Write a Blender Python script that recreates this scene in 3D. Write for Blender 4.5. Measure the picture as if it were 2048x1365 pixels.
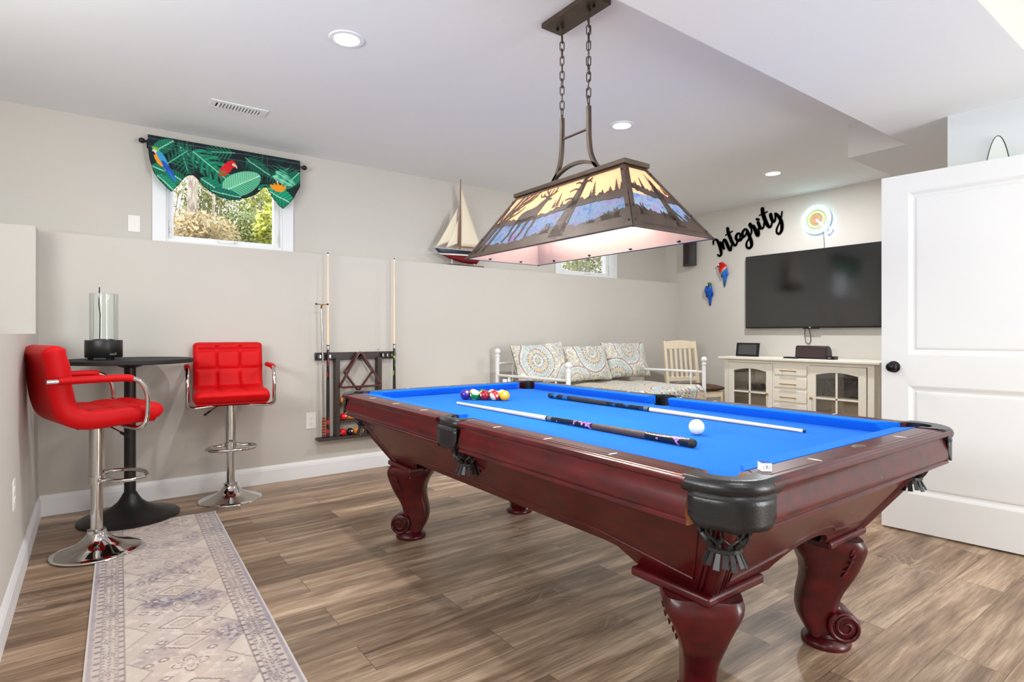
import bpy, bmesh, math, random
import numpy as np
from mathutils import Vector, Matrix
PI = math.pi
random.seed(7)
SC = bpy.context.scene
COL = SC.collection
for o in list(bpy.data.objects):
    bpy.data.objects.remove(o)

# ------------------------------------------------------------------ colours and materials
def lin(c):
    out = []
    for v in c[:3]:
        v = v / 255.0
        out.append(v / 12.92 if v <= 0.04045 else ((v + 0.055) / 1.055) ** 2.4)
    return tuple(out)

def newmat(name):
    m = bpy.data.materials.new(name)
    m.use_nodes = True
    nt = m.node_tree
    b = nt.nodes['Principled BSDF']
    return m, nt, b

def mat(name, c, rough=0.5, metal=0.0, spec=0.5, coat=0.0, var=0.0, scale=8.0, bump=0.0, bscale=60.0, stretch=(1, 1, 1), sheen=0.0, c2=None):
    """procedural material: a base colour broken by noise, with an optional bump"""
    m, nt, b = newmat(name)
    L = nt.links
    tc = nt.nodes.new('ShaderNodeTexCoord')
    mp = nt.nodes.new('ShaderNodeMapping')
    mp.inputs['Scale'].default_value = stretch
    L.new(tc.outputs['Object'], mp.inputs['Vector'])
    base = lin(c)
    if c2 is None:
        other = tuple(max(0.0, x * (1 - var)) for x in base)
    else:
        other = lin(c2)
    n = nt.nodes.new('ShaderNodeTexNoise')
    n.inputs['Scale'].default_value = scale
    n.inputs['Detail'].default_value = 4
    L.new(mp.outputs[0], n.inputs['Vector'])
    r = nt.nodes.new('ShaderNodeValToRGB')
    r.color_ramp.elements[0].position = 0.35
    r.color_ramp.elements[1].position = 0.65
    r.color_ramp.elements[0].color = (*other, 1)
    r.color_ramp.elements[1].color = (*base, 1)
    L.new(n.outputs[0], r.inputs[0])
    L.new(r.outputs[0], b.inputs['Base Color'])
    b.inputs['Roughness'].default_value = rough
    b.inputs['Metallic'].default_value = metal
    b.inputs['Specular IOR Level'].default_value = spec
    b.inputs['Coat Weight'].default_value = coat
    b.inputs['Coat Roughness'].default_value = 0.08
    if sheen:
        b.inputs['Sheen Weight'].default_value = sheen
    if bump:
        n2 = nt.nodes.new('ShaderNodeTexNoise')
        n2.inputs['Scale'].default_value = bscale
        n2.inputs['Detail'].default_value = 3
        L.new(mp.outputs[0], n2.inputs['Vector'])
        bp = nt.nodes.new('ShaderNodeBump')
        bp.inputs['Strength'].default_value = bump
        bp.inputs['Distance'].default_value = 0.004
        L.new(n2.outputs[0], bp.inputs['Height'])
        L.new(bp.outputs[0], b.inputs['Normal'])
    return m

def emit(name, c, strength):
    m, nt, b = newmat(name)
    b.inputs['Base Color'].default_value = (*lin(c), 1)
    b.inputs['Emission Color'].default_value = (*lin(c), 1)
    b.inputs['Emission Strength'].default_value = strength
    return m

def paintmat(name, rough=0.8, sheen=0.0, bump=0.0, bscale=300, spec=0.3):
    """colours come from the pattern woven or printed on the mesh (colour attribute 'print')"""
    m, nt, b = newmat(name)
    a = nt.nodes.new('ShaderNodeAttribute')
    a.attribute_name = 'print'
    nt.links.new(a.outputs['Color'], b.inputs['Base Color'])
    b.inputs['Roughness'].default_value = rough
    b.inputs['Specular IOR Level'].default_value = spec
    b.inputs['Sheen Weight'].default_value = sheen
    if bump:
        tc = nt.nodes.new('ShaderNodeTexCoord')
        n2 = nt.nodes.new('ShaderNodeTexNoise')
        n2.inputs['Scale'].default_value = bscale
        nt.links.new(tc.outputs['Object'], n2.inputs['Vector'])
        bp = nt.nodes.new('ShaderNodeBump')
        bp.inputs['Strength'].default_value = bump
        bp.inputs['Distance'].default_value = 0.003
        nt.links.new(n2.outputs[0], bp.inputs['Height'])
        nt.links.new(bp.outputs[0], b.inputs['Normal'])
    return m

def glassmat(name, tint=(245, 250, 248), refl=1.0, rough=0.0):
    m, nt, b = newmat(name)
    nt.nodes.remove(b)
    out = nt.nodes['Material Output']
    tr = nt.nodes.new('ShaderNodeBsdfTransparent')
    tr.inputs[0].default_value = (*lin(tint), 1)
    gl = nt.nodes.new('ShaderNodeBsdfGlossy')
    gl.inputs['Roughness'].default_value = rough
    fr = nt.nodes.new('ShaderNodeFresnel')
    fr.inputs[0].default_value = 1.45
    mu = nt.nodes.new('ShaderNodeMath'); mu.operation = 'MULTIPLY'
    mu.inputs[1].default_value = refl
    nt.links.new(fr.outputs[0], mu.inputs[0])
    mx = nt.nodes.new('ShaderNodeMixShader')
    nt.links.new(mu.outputs[0], mx.inputs[0])
    nt.links.new(tr.outputs[0], mx.inputs[1])
    nt.links.new(gl.outputs[0], mx.inputs[2])
    nt.links.new(mx.outputs[0], out.inputs['Surface'])
    return m

# ------------------------------------------------------------------ objects
def tag(o, label, cat, group=None, kind=None):
    if label: o['label'] = label
    if cat: o['category'] = cat
    if group: o['group'] = group
    if kind: o['kind'] = kind
    return o

def thing(name, label, cat, loc=(0, 0, 0), rz=0.0, group=None):
    o = bpy.data.objects.new(name, None)
    COL.objects.link(o)
    o.empty_display_size = 0.1
    o.location = loc
    o.rotation_euler = (0, 0, rz)
    return tag(o, label, cat, group)

def root_of(o):
    while o.parent: o = o.parent
    return o

def dup(root, loc, rot=None, label=None, group=None, mats=None):
    r = root.copy(); COL.objects.link(r)
    r.location = loc
    if rot is not None: r.rotation_euler = rot
    if label: r['label'] = label
    if group: r['group'] = group
    def rec(src, dst):
        for ch in list(src.children):
            c = ch.copy(); COL.objects.link(c); c.parent = dst
            rec(ch, c)
    rec(root, r)
    return r

class MB:
    def __init__(s):
        s.v = []; s.f = []; s.mi = []; s.m = 0; s.xf = None
    def P(s, p):
        if s.xf is not None: p = s.xf @ Vector(p)
        s.v.append((p[0], p[1], p[2])); return len(s.v) - 1
    def F(s, *ids):
        s.f.append(tuple(ids)); s.mi.append(s.m)
    def box(s, a, b):
        x0, y0, z0 = (min(a[i], b[i]) for i in range(3)); x1, y1, z1 = (max(a[i], b[i]) for i in range(3))
        i = [s.P(p) for p in ((x0,y0,z0),(x1,y0,z0),(x1,y1,z0),(x0,y1,z0),(x0,y0,z1),(x1,y0,z1),(x1,y1,z1),(x0,y1,z1))]
        for q in ((0,3,2,1),(4,5,6,7),(0,1,5,4),(1,2,6,5),(2,3,7,6),(3,0,4,7)): s.F(*[i[k] for k in q])
        return s
    def cbox(s, c, d):
        return s.box([c[i]-d[i]/2 for i in range(3)], [c[i]+d[i]/2 for i in range(3)])
    def prism(s, poly, fn, t0, t1):
        """poly: 2D outline (convex or not), fn(a, b, t) -> 3D; capped by triangles"""
        n = len(poly)
        A = [s.P(fn(p[0], p[1], t0)) for p in poly]
        B = [s.P(fn(p[0], p[1], t1)) for p in poly]
        for i in range(n):
            j = (i + 1) % n
            s.F(A[i], A[j], B[j], B[i])
        s.F(*A[::-1]); s.F(*B)
        return s
    def loft(s, rings, cap=True, close=True, loop=False):
        R = [[s.P(p) for p in r] for r in rings]
        n = len(R[0])
        m = len(R)
        for k in range(m if loop else m - 1):
            a = R[k]; b = R[(k + 1) % m]
            for i in range(n if close else n - 1):
                j = (i + 1) % n
                s.F(a[i], a[j], b[j], b[i])
        if cap and not loop:
            s.F(*R[0][::-1]); s.F(*R[-1])
        return s
    def tube(s, pts, r, seg=10, closed=False, cap=True, flat=1.0, up=(0, 0, 1)):
        pts = [Vector(p) for p in pts]
        n = len(pts)
        rad = list(r) if isinstance(r, (list, tuple)) else [r] * n
        rings = []
        prev = None
        for i in range(n):
            if closed: t = pts[(i+1) % n] - pts[i-1]
            elif i == 0: t = pts[1] - pts[0]
            elif i == n-1: t = pts[-1] - pts[-2]
            else: t = (pts[i+1]-pts[i]).normalized() + (pts[i]-pts[i-1]).normalized()
            if t.length < 1e-9: t = Vector((0, 0, 1))
            t.normalize()
            if prev is None:
                u = Vector(up)
                if abs(u.dot(t)) > 0.95: u = Vector((1, 0, 0)) if abs(t.x) < 0.9 else Vector((0, 1, 0))
                e1 = (u - t * u.dot(t)).normalized()
            else:
                e1 = (prev - t * prev.dot(t))
                e1 = e1.normalized() if e1.length > 1e-6 else prev
            prev = e1
            e2 = t.cross(e1)
            rings.append([pts[i] + (e1 * math.cos(2*PI*k/seg) * flat + e2 * math.sin(2*PI*k/seg)) * rad[i] for k in range(seg)])
        return s.loft(rings, cap=cap and not closed, loop=closed)
    def rod(s, a, b, r, seg=10):
        return s.tube([a, b], r, seg)
    def lathe(s, prof, c=(0, 0, 0), seg=24, axis='z', cap=True, a0=0.0):
        rings = []
        for r, h in prof:
            ring = []
            for k in range(seg):
                a = 2*PI*k/seg + a0
                x, y = r*math.cos(a), r*math.sin(a)
                if axis == 'z': p = (c[0]+x, c[1]+y, c[2]+h)
                elif axis == 'x': p = (c[0]+h, c[1]+x, c[2]+y)
                else: p = (c[0]+y, c[1]+h, c[2]+x)
                ring.append(p)
            rings.append(ring)
        return s.loft(rings, cap=cap)
    def ball(s, c, r, seg=16, rings=10, sc=(1, 1, 1)):
        top = None
        rr = []
        for i in range(1, rings):
            th = PI*i/rings
            rr.append([(c[0]+r*sc[0]*math.sin(th)*math.cos(2*PI*k/seg), c[1]+r*sc[1]*math.sin(th)*math.sin(2*PI*k/seg), c[2]-r*sc[2]*math.cos(th)) for k in range(seg)])
        R = [[s.P(p) for p in q] for q in rr]
        b = s.P((c[0], c[1], c[2]-r*sc[2])); t = s.P((c[0], c[1], c[2]+r*sc[2]))
        for k in range(seg):
            j = (k+1) % seg
            s.F(b, R[0][j], R[0][k]); s.F(t, R[-1][k], R[-1][j])
        for i in range(len(R)-1):
            for k in range(seg):
                j = (k+1) % seg
                s.F(R[i][k], R[i][j], R[i+1][j], R[i+1][k])
        return s
    def grid(s, fn, nu, nv, closeu=False):
        I = [[s.P(fn(u/nu, v/nv)) for u in range(nu if closeu else nu+1)] for v in range(nv+1)]
        for v in range(nv):
            for u in range(nu):
                w = (u+1) % nu if closeu else u+1
                s.F(I[v][u], I[v][w], I[v+1][w], I[v+1][u])
        return s
    def build(s, name, mats, parent=None, smooth=40.0, bevel=0.0, bseg=2, world=True, paint=None, label=None, recalc=True, solid=0.0, kind=None):
        me = bpy.data.meshes.new(name)
        v = s.v
        if parent is not None and world:
            l = root_of(parent).location
            v = [(p[0]-l[0], p[1]-l[1], p[2]-l[2]) for p in v]
        me.from_pydata(v, [], s.f)
        if not isinstance(mats, (list, tuple)): mats = [mats]
        for m in mats: me.materials.append(m)
        if len(mats) > 1:
            me.polygons.foreach_set('material_index', s.mi)
        if recalc:
            bm = bmesh.new(); bm.from_mesh(me)
            bmesh.ops.recalc_face_normals(bm, faces=bm.faces)
            bm.to_mesh(me); bm.free()
        if smooth:
            me.polygons.foreach_set('use_smooth', [True]*len(me.polygons))
            try: me.set_sharp_from_angle(angle=math.radians(smooth))
            except Exception: pass
        if paint is not None:
            cols = np.asarray(paint(np.array(s.v)), dtype=np.float32)
            if cols.shape[1] == 3: cols = np.hstack([cols, np.ones((len(cols), 1), np.float32)])
            at = me.color_attributes.new('print', 'FLOAT_COLOR', 'POINT')
            at.data.foreach_set('color', cols.ravel())
        me.update()
        o = bpy.data.objects.new(name, me)
        COL.objects.link(o)
        if parent is not None: o.parent = parent
        if solid:
            md = o.modifiers.new('thick', 'SOLIDIFY'); md.thickness = solid; md.offset = 0
        if bevel:
            md = o.modifiers.new('edge', 'BEVEL'); md.width = bevel; md.segments = bseg; md.limit_method = 'ANGLE'; md.angle_limit = math.radians(40)
        if label: o['label'] = label
        if kind: o['kind'] = kind
        return o

def text_mesh(name, body, size, m, parent, mtx, extrude=0.0005, label=None):
    cu = bpy.data.curves.new('lettering', 'FONT')
    cu.body = body; cu.size = size; cu.extrude = extrude
    cu.align_x = 'CENTER'; cu.align_y = 'CENTER'
    t = bpy.data.objects.new('lettering', cu)
    COL.objects.link(t)
    dg = bpy.context.evaluated_depsgraph_get()
    me = bpy.data.meshes.new_from_object(t.evaluated_get(dg))
    bpy.data.objects.remove(t)
    me.transform(mtx)
    me.materials.clear(); me.materials.append(m)
    o = bpy.data.objects.new(name, me); COL.objects.link(o)
    if parent is not None: o.parent = parent
    if label: o['label'] = label
    return o

def smoothpath(pts, n=6, closed=False):
    """Catmull-Rom through points (any dimension)"""
    P = [np.array(p, float) for p in pts]
    N = len(P); out = []
    rng = N if closed else N-1
    for i in range(rng):
        p0 = P[i-1] if (closed or i > 0) else P[0]*2-P[1]
        p1 = P[i]; p2 = P[(i+1) % N]
        p3 = P[(i+2) % N] if (closed or i+2 < N) else P[-1]*2-P[-2]
        for k in range(n):
            t = k/n
            out.append(0.5*((2*p1)+(-p0+p2)*t+(2*p0-5*p1+4*p2-p3)*t*t+(-p0+3*p1-3*p2+p3)*t**3))
    if not closed: out.append(P[-1])
    return [tuple(o) for o in out]

def arc(cx, cy, r, a0, a1, n):
    return [(cx + r*math.cos(a0+(a1-a0)*i/n), cy + r*math.sin(a0+(a1-a0)*i/n)) for i in range(n+1)]

def structure(name, mb, m, parent=None, **k):
    o = mb.build(name, m, parent, **k)
    if parent is None: o['kind'] = 'structure'
    return o

# ------------------------------------------------------------------ shared materials
M = {}
M['wall'] = mat('wall_paint', (204, 199, 191), 0.85, var=0.02, scale=1.5, bump=0.05, bscale=180, spec=0.25)
M['walldaylit'] = mat('wall_paint_daylit', (216, 220, 220), 0.85, var=0.02, scale=1.5, spec=0.25)  # wall paint made paler and cooler: daylight put into the colour
M['ceil'] = mat('ceiling_paint', (238, 240, 240), 0.9, var=0.015, scale=1.0, spec=0.2)
M['trim'] = mat('white_trim_paint', (238, 239, 241), 0.4, var=0.02, scale=3)
M['door'] = mat('white_door_paint', (222, 222, 221), 0.45, var=0.015, scale=2)
M['plastic'] = mat('white_plastic', (238, 236, 230), 0.35, var=0.01)
M['black'] = mat('black_painted_metal', (22, 21, 21), 0.42, var=0.2)
M['blackgloss'] = mat('black_gloss_plastic', (14, 13, 15), 0.18, var=0.1)
M['blackmatte'] = mat('black_matte', (30, 29, 28), 0.7, var=0.15, scale=20)
M['bronze'] = mat('oil_rubbed_bronze', (86, 70, 58), 0.45, metal=0.4, var=0.3, scale=14)
M['chrome'] = mat('polished_chrome', (214, 212, 208), 0.07, metal=1.0, var=0.03)
M['steel'] = mat('brushed_steel', (190, 188, 182), 0.25, metal=1.0, var=0.08, scale=40)
M['brass'] = mat('brushed_brass', (206, 170, 96), 0.3, metal=1.0, var=0.1, scale=30)
M['red'] = mat('red_faux_leather', (206, 0, 8), 0.5, var=0.06, scale=5, bump=0.06, bscale=400, spec=0.22)
M['leather'] = mat('black_pocket_leather', (24, 23, 25), 0.28, var=0.35, scale=30, bump=0.12, bscale=260)
M['tan'] = mat('tan_cut_wood', (176, 110, 70), 0.6, var=0.2, scale=30)
M['felt'] = mat('blue_cloth', (18, 114, 218), 0.95, scale=240, spec=0.1, sheen=0.03, c2=(12, 103, 210))
M['strap'] = mat('black_net_leather', (34, 33, 35), 0.4, var=0.3, scale=60)
M['ivory'] = mat('ivory_resin', (240, 236, 222), 0.1, coat=0.6, var=0.02)
M['paper'] = mat('white_paper', (236, 236, 240), 0.6, var=0.02)
M['bluechalk'] = mat('blue_chalk', (30, 84, 168), 0.9, var=0.2, scale=80)
M['label_red'] = mat('red_print', (200, 50, 50), 0.6, var=0.1)
M['label_blue'] = mat('blue_print', (60, 70, 120), 0.6, var=0.1)
M['cream'] = mat('cream_paint', (234, 228, 214), 0.45, var=0.03, scale=6)
M['creamin'] = mat('cream_interior', (250, 238, 222), 0.6, var=0.08, scale=5)
M['lightwood'] = mat('pale_painted_wood', (236, 220, 192), 0.45, var=0.06, scale=6, stretch=(6, 6, 1))
M['brownfab'] = mat('brown_fabric', (92, 66, 48), 0.9, var=0.25, scale=60)
M['glass'] = glassmat('clear_glass')
M['paneglass'] = glassmat('window_glass', (250, 252, 252), 0.6)
M['cabglass'] = glassmat('cabinet_glass', (246, 244, 240), 2.6, 0.03)

def cherry():
    m, nt, b = newmat('cherry_wood')
    L = nt.links
    tc = nt.nodes.new('ShaderNodeTexCoord')
    mp = nt.nodes.new('ShaderNodeMapping'); mp.inputs['Scale'].default_value = (9, 3, 9)
    L.new(tc.outputs['Object'], mp.inputs[0])
    n = nt.nodes.new('ShaderNodeTexNoise'); n.inputs['Scale'].default_value = 3.0; n.inputs['Detail'].default_value = 6
    L.new(mp.outputs[0], n.inputs['Vector'])
    r = nt.nodes.new('ShaderNodeValToRGB')
    e = r.color_ramp.elements
    e[0].position = 0.3; e[0].color = (*lin((54, 7, 10)), 1)
    e[1].position = 0.75; e[1].color = (*lin((90, 11, 16)), 1)
    L.new(n.outputs[0], r.inputs[0])
    # worn specks
    n2 = nt.nodes.new('ShaderNodeTexNoise'); n2.inputs['Scale'].default_value = 55; n2.inputs['Detail'].default_value = 1
    L.new(tc.outputs['Object'], n2.inputs['Vector'])
    r2 = nt.nodes.new('ShaderNodeValToRGB'); r2.color_ramp.elements[0].position = 0.80; r2.color_ramp.elements[1].position = 0.83
    L.new(n2.outputs[0], r2.inputs[0])
    mx = nt.nodes.new('ShaderNodeMixRGB'); mx.inputs[2].default_value = (*lin((200, 150, 140)), 1)
    L.new(r2.outputs[0], mx.inputs[0]); L.new(r.outputs[0], mx.inputs[1])
    L.new(mx.outputs[0], b.inputs['Base Color'])
    b.inputs['Roughness'].default_value = 0.3
    b.inputs['Coat Weight'].default_value = 0.2
    b.inputs['Coat Roughness'].default_value = 0.12
    b.inputs['Specular IOR Level'].default_value = 0.4
    return m
M['cherry'] = cherry()
M['rackwood'] = mat('dark_espresso_wood', (62, 48, 44), 0.45, var=0.3, scale=20, stretch=(8, 8, 1))
M['rackframe'] = mat('mahogany_rack_wood', (84, 34, 32), 0.3, var=0.3, scale=20, coat=0.4)
P_PATIO, P_CAN, P_BULB, NEON, EXPO, P_SKY, P_STAIR_FILL = 108.0, 15.5, 9.5, 4.0, 0.12, 3.4, 122.0
# ------------------------------------------------------------------ camera (two-point perspective, eye 1.13 m)
TH = math.atan(838/1138)
cam = bpy.data.cameras.new('camera'); camo = bpy.data.objects.new('camera', cam); COL.objects.link(camo)
camo.location = (0, 0, 1.133); camo.rotation_euler = (PI/2, 0, -TH)
cam.sensor_width = 36; cam.lens = 1138/2048*36; cam.shift_y = -15.3/2048
cam.clip_start = 0.05; cam.clip_end = 200
SC.camera = camo

# ------------------------------------------------------------------ floor of vinyl planks running along the long wall
def plankmat():
    m, nt, b = newmat('vinyl_plank_floor')
    L = nt.links; N = nt.nodes.new
    tc = N('ShaderNodeTexCoord')
    br = N('ShaderNodeTexBrick')
    br.offset = 0.37; br.offset_frequency = 2; br.squash = 1.0
    br.inputs['Color1'].default_value = (0, 0, 0, 1); br.inputs['Color2'].default_value = (1, 1, 1, 1)
    br.inputs['Mortar'].default_value = (0.5, 0.5, 0.5, 1)
    br.inputs['Scale'].default_value = 1.0
    br.inputs['Brick Width'].default_value = 1.22; br.inputs['Row Height'].default_value = 0.181
    br.inputs['Mortar Size'].default_value = 0.0012; br.inputs['Mortar Smooth'].default_value = 0.0
    L.new(tc.outputs['Object'], br.inputs['Vector'])
    sep = N('ShaderNodeSeparateColor'); L.new(br.outputs['Color'], sep.inputs[0])
    w = N('ShaderNodeMath'); w.operation = 'MULTIPLY'; w.inputs[1].default_value = 37.0
    L.new(sep.outputs[0], w.inputs[0])
    # broad grain
    mp = N('ShaderNodeMapping'); mp.inputs['Scale'].default_value = (0.9, 9.0, 1)
    L.new(tc.outputs['Object'], mp.inputs[0])
    n1 = N('ShaderNodeTexNoise'); n1.noise_dimensions = '4D'
    n1.inputs['Scale'].default_value = 1.6; n1.inputs['Detail'].default_value = 5; n1.inputs['Roughness'].default_value = 0.6; n1.inputs['Distortion'].default_value = 0.6
    L.new(mp.outputs[0], n1.inputs['Vector']); L.new(w.outputs[0], n1.inputs['W'])
    # fine streaks
    mp2 = N('ShaderNodeMapping'); mp2.inputs['Scale'].default_value = (3.0, 90.0, 1)
    L.new(tc.outputs['Object'], mp2.inputs[0])
    n2 = N('ShaderNodeTexNoise'); n2.noise_dimensions = '4D'
    n2.inputs['Scale'].default_value = 1.6; n2.inputs['Detail'].default_value = 4; n2.inputs['Roughness'].default_value = 0.7
    L.new(mp2.outputs[0], n2.inputs['Vector']); L.new(w.outputs[0], n2.inputs['W'])
    r1 = N('ShaderNodeValToRGB')
    e = r1.color_ramp.elements
    e[0].position = 0.28; e[0].color = (*lin((104, 81, 61)), 1)
    e[1].position = 0.72; e[1].color = (*lin((222, 196, 168)), 1)
    k = r1.color_ramp.elements.new(0.5); k.color = (*lin((166, 139, 114)), 1)
    L.new(n1.outputs[0], r1.inputs[0])
    # plank to plank tone
    r3 = N('ShaderNodeValToRGB')
    r3.color_ramp.elements[0].color = (0.64, 0.62, 0.60, 1); r3.color_ramp.elements[1].color = (1.26, 1.25, 1.24, 1)
    L.new(sep.outputs[0], r3.inputs[0])
    mu = N('ShaderNodeMixRGB'); mu.blend_type = 'MULTIPLY'; mu.inputs[0].default_value = 1
    L.new(r1.outputs[0], mu.inputs[1]); L.new(r3.outputs[0], mu.inputs[2])
    r2 = N('ShaderNodeValToRGB')
    r2.color_ramp.elements[0].position = 0.36; r2.color_ramp.elements[0].color = (0.55, 0.52, 0.50, 1)
    r2.color_ramp.elements[1].position = 0.62; r2.color_ramp.elements[1].color = (1.1, 1.1, 1.1, 1)
    L.new(n2.outputs[0], r2.inputs[0])
    mu2 = N('ShaderNodeMixRGB'); mu2.blend_type = 'MULTIPLY'; mu2.inputs[0].default_value = 0.8
    L.new(mu.outputs[0], mu2.inputs[1]); L.new(r2.outputs[0], mu2.inputs[2])
    # cathedral figure, pale limed lines
    mp3 = N('ShaderNodeMapping'); mp3.inputs['Scale'].default_value = (1.1, 6.0, 1)
    L.new(tc.outputs['Object'], mp3.inputs[0])
    wv = N('ShaderNodeTexNoise'); wv.noise_dimensions = '4D'; wv.inputs['Scale'].default_value = 1.1; wv.inputs['Detail'].default_value = 1.0
    L.new(mp3.outputs[0], wv.inputs['Vector']); L.new(w.outputs[0], wv.inputs['W'])
    ml = N('ShaderNodeMath'); ml.operation = 'MULTIPLY'; ml.inputs[1].default_value = 26
    L.new(wv.outputs[0], ml.inputs[0])
    fr = N('ShaderNodeMath'); fr.operation = 'FRACT'; L.new(ml.outputs[0], fr.inputs[0])
    r4 = N('ShaderNodeValToRGB'); r4.color_ramp.elements[0].position = 0.0; r4.color_ramp.elements[1].position = 0.28
    r4.color_ramp.elements[0].color = (1, 1, 1, 1); r4.color_ramp.elements[1].color = (0, 0, 0, 1)
    L.new(fr.outputs[0], r4.inputs[0])
    msk = N('ShaderNodeTexNoise'); msk.inputs['Scale'].default_value = 2.2; msk.inputs['Detail'].default_value = 2
    L.new(tc.outputs['Object'], msk.inputs['Vector'])
    r5 = N('ShaderNodeValToRGB'); r5.color_ramp.elements[0].position = 0.52; r5.color_ramp.elements[1].position = 0.66
    r5.color_ramp.elements[1].color = (0.42, 0.42, 0.42, 1)
    L.new(msk.outputs[0], r5.inputs[0])
    mm = N('ShaderNodeMath'); mm.operation = 'MULTIPLY'
    L.new(r4.outputs[0], mm.inputs[0]); L.new(r5.outputs[0], mm.inputs[1])
    mx = N('ShaderNodeMixRGB'); mx.inputs[2].default_value = (*lin((196, 182, 164)), 1)
    L.new(mm.outputs[0], mx.inputs[0]); L.new(mu2.outputs[0], mx.inputs[1])
    # plank joints
    mj = N('ShaderNodeMixRGB'); mj.inputs[2].default_value = (*lin((62, 50, 42)), 1)
    mk = N('ShaderNodeMath'); mk.operation = 'MULTIPLY'; mk.inputs[1].default_value = 0.7
    L.new(br.outputs['Fac'], mk.inputs[0]); L.new(mk.outputs[0], mj.inputs[0]); L.new(mx.outputs[0], mj.inputs[1])
    L.new(mj.outputs[0], b.inputs['Base Color'])
    b.inputs['Roughness'].default_value = 0.42
    b.inputs['Specular IOR Level'].default_value = 0.5
    bp = N('ShaderNodeBump'); bp.inputs['Strength'].default_value = 0.12; bp.inputs['Distance'].default_value = 0.003
    L.new(n2.outputs[0], bp.inputs['Height']); L.new(bp.outputs[0], b.inputs['Normal'])
    return m
M['floor'] = plankmat()
structure('floor', MB().box((-2.0, -3.1, -0.1), (6.2, 4.9, 0)), M['floor'], smooth=0)

# ------------------------------------------------------------------ ceilings and walls
structure('ceiling', MB().box((-2.0, -3.1, 2.59), (6.2, 4.9, 2.70)), M['ceil'], smooth=0)
mb = MB()
mb.prism([(-0.27, 0.67), (3.99, 0.67), (3.99, 0.5), (5.978, 0.5), (5.978, 1.81), (4.25, 1.81), (4.25, 1.455), (-0.27, 1.455)], lambda a, b, t: (a, b, t), 2.36, 2.592)
mb.mi = [0]*8 + [1, 1]
structure('ceiling_soffit', mb, [M['wall'], M['ceil']], smooth=0)

mb = MB()
mb.box((-0.272, 4.558, 0), (5.978, 4.76, 1.766))
mb.box((-1.5, 4.366, 0), (-0.272, 4.76, 1.766))
structure('wall_north_ledge', mb, M['wall'], smooth=0)
# upper wall with two openings
mb = MB()
W1, W2 = 0.42, 4.177
zs0, zs1 = 1.80, 2.42
Y0, Y1 = 4.76, 4.90
mb.box((-1.5, Y0, 0), (6.1, Y1, zs0)); mb.box((-1.5, Y0, zs1), (6.1, Y1, 2.6))
mb.box((-1.5, Y0, zs0), (W1, Y1, zs1)); mb.box((W1+0.8, Y0, zs0), (W2, Y1, zs1)); mb.box((W2+0.8, Y0, zs0), (6.1, Y1, zs1))
structure('wall_north', mb, M['wall'], smooth=0)
structure('wall_west', MB().box((-0.38, -3.0, 0), (-0.272, 4.366, 1.131)), M['wall'], smooth=0)
structure('wall_stair', MB().box((-1.62, -3.0, 0), (-1.5, 4.9, 2.6)), M['wall'], smooth=0)
structure('wall_east', MB().box((5.978, 0.4, 0), (6.08, 4.76, 2.6)), M['wall'], smooth=0)
structure('wall_hall', MB().box((3.99, 0.4, 0), (5.978, 0.5, 2.6)), M['wall'], smooth=0)
structure('wall_closet', MB().box((3.89, -3.0, 0), (3.99, 1.13, 2.592)), M['walldaylit'], smooth=0)
# wall behind the camera with the opening of a wide patio door
mb = MB()
mb.box((-1.5, -3.1, 0), (2.3, -3.0, 2.6)); mb.box((3.7, -3.1, 0), (3.99, -3.0, 2.6)); mb.box((2.3, -3.1, 2.3), (3.7, -3.0, 2.6))
structure('wall_south', mb, M['wall'], smooth=0)

def baseboard(name, a, b, n):
    """a, b: ends on the wall face (x, y); n: direction into the room"""
    prof = [(0, 0), (0.015, 0), (0.015, 0.098), (0.013, 0.102), (0.013, 0.108), (0.008, 0.122), (0.005, 0.13), (0, 0.13)]
    mb = MB()
    mb.loft([[(p[0]+n[0]*t, p[1]+n[1]*t, z) for t, z in prof] for p in (a, b)])
    return structure(name, mb, M['trim'], smooth=0)
baseboard('baseboard_north', (-0.272, 4.558), (5.978, 4.558), (0, -1))
baseboard('baseboard_west', (-0.272, -3.0), (-0.272, 4.558), (1, 0))
baseboard('baseboard_east', (5.978, 0.5), (5.978, 4.543), (-1, 0))

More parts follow.
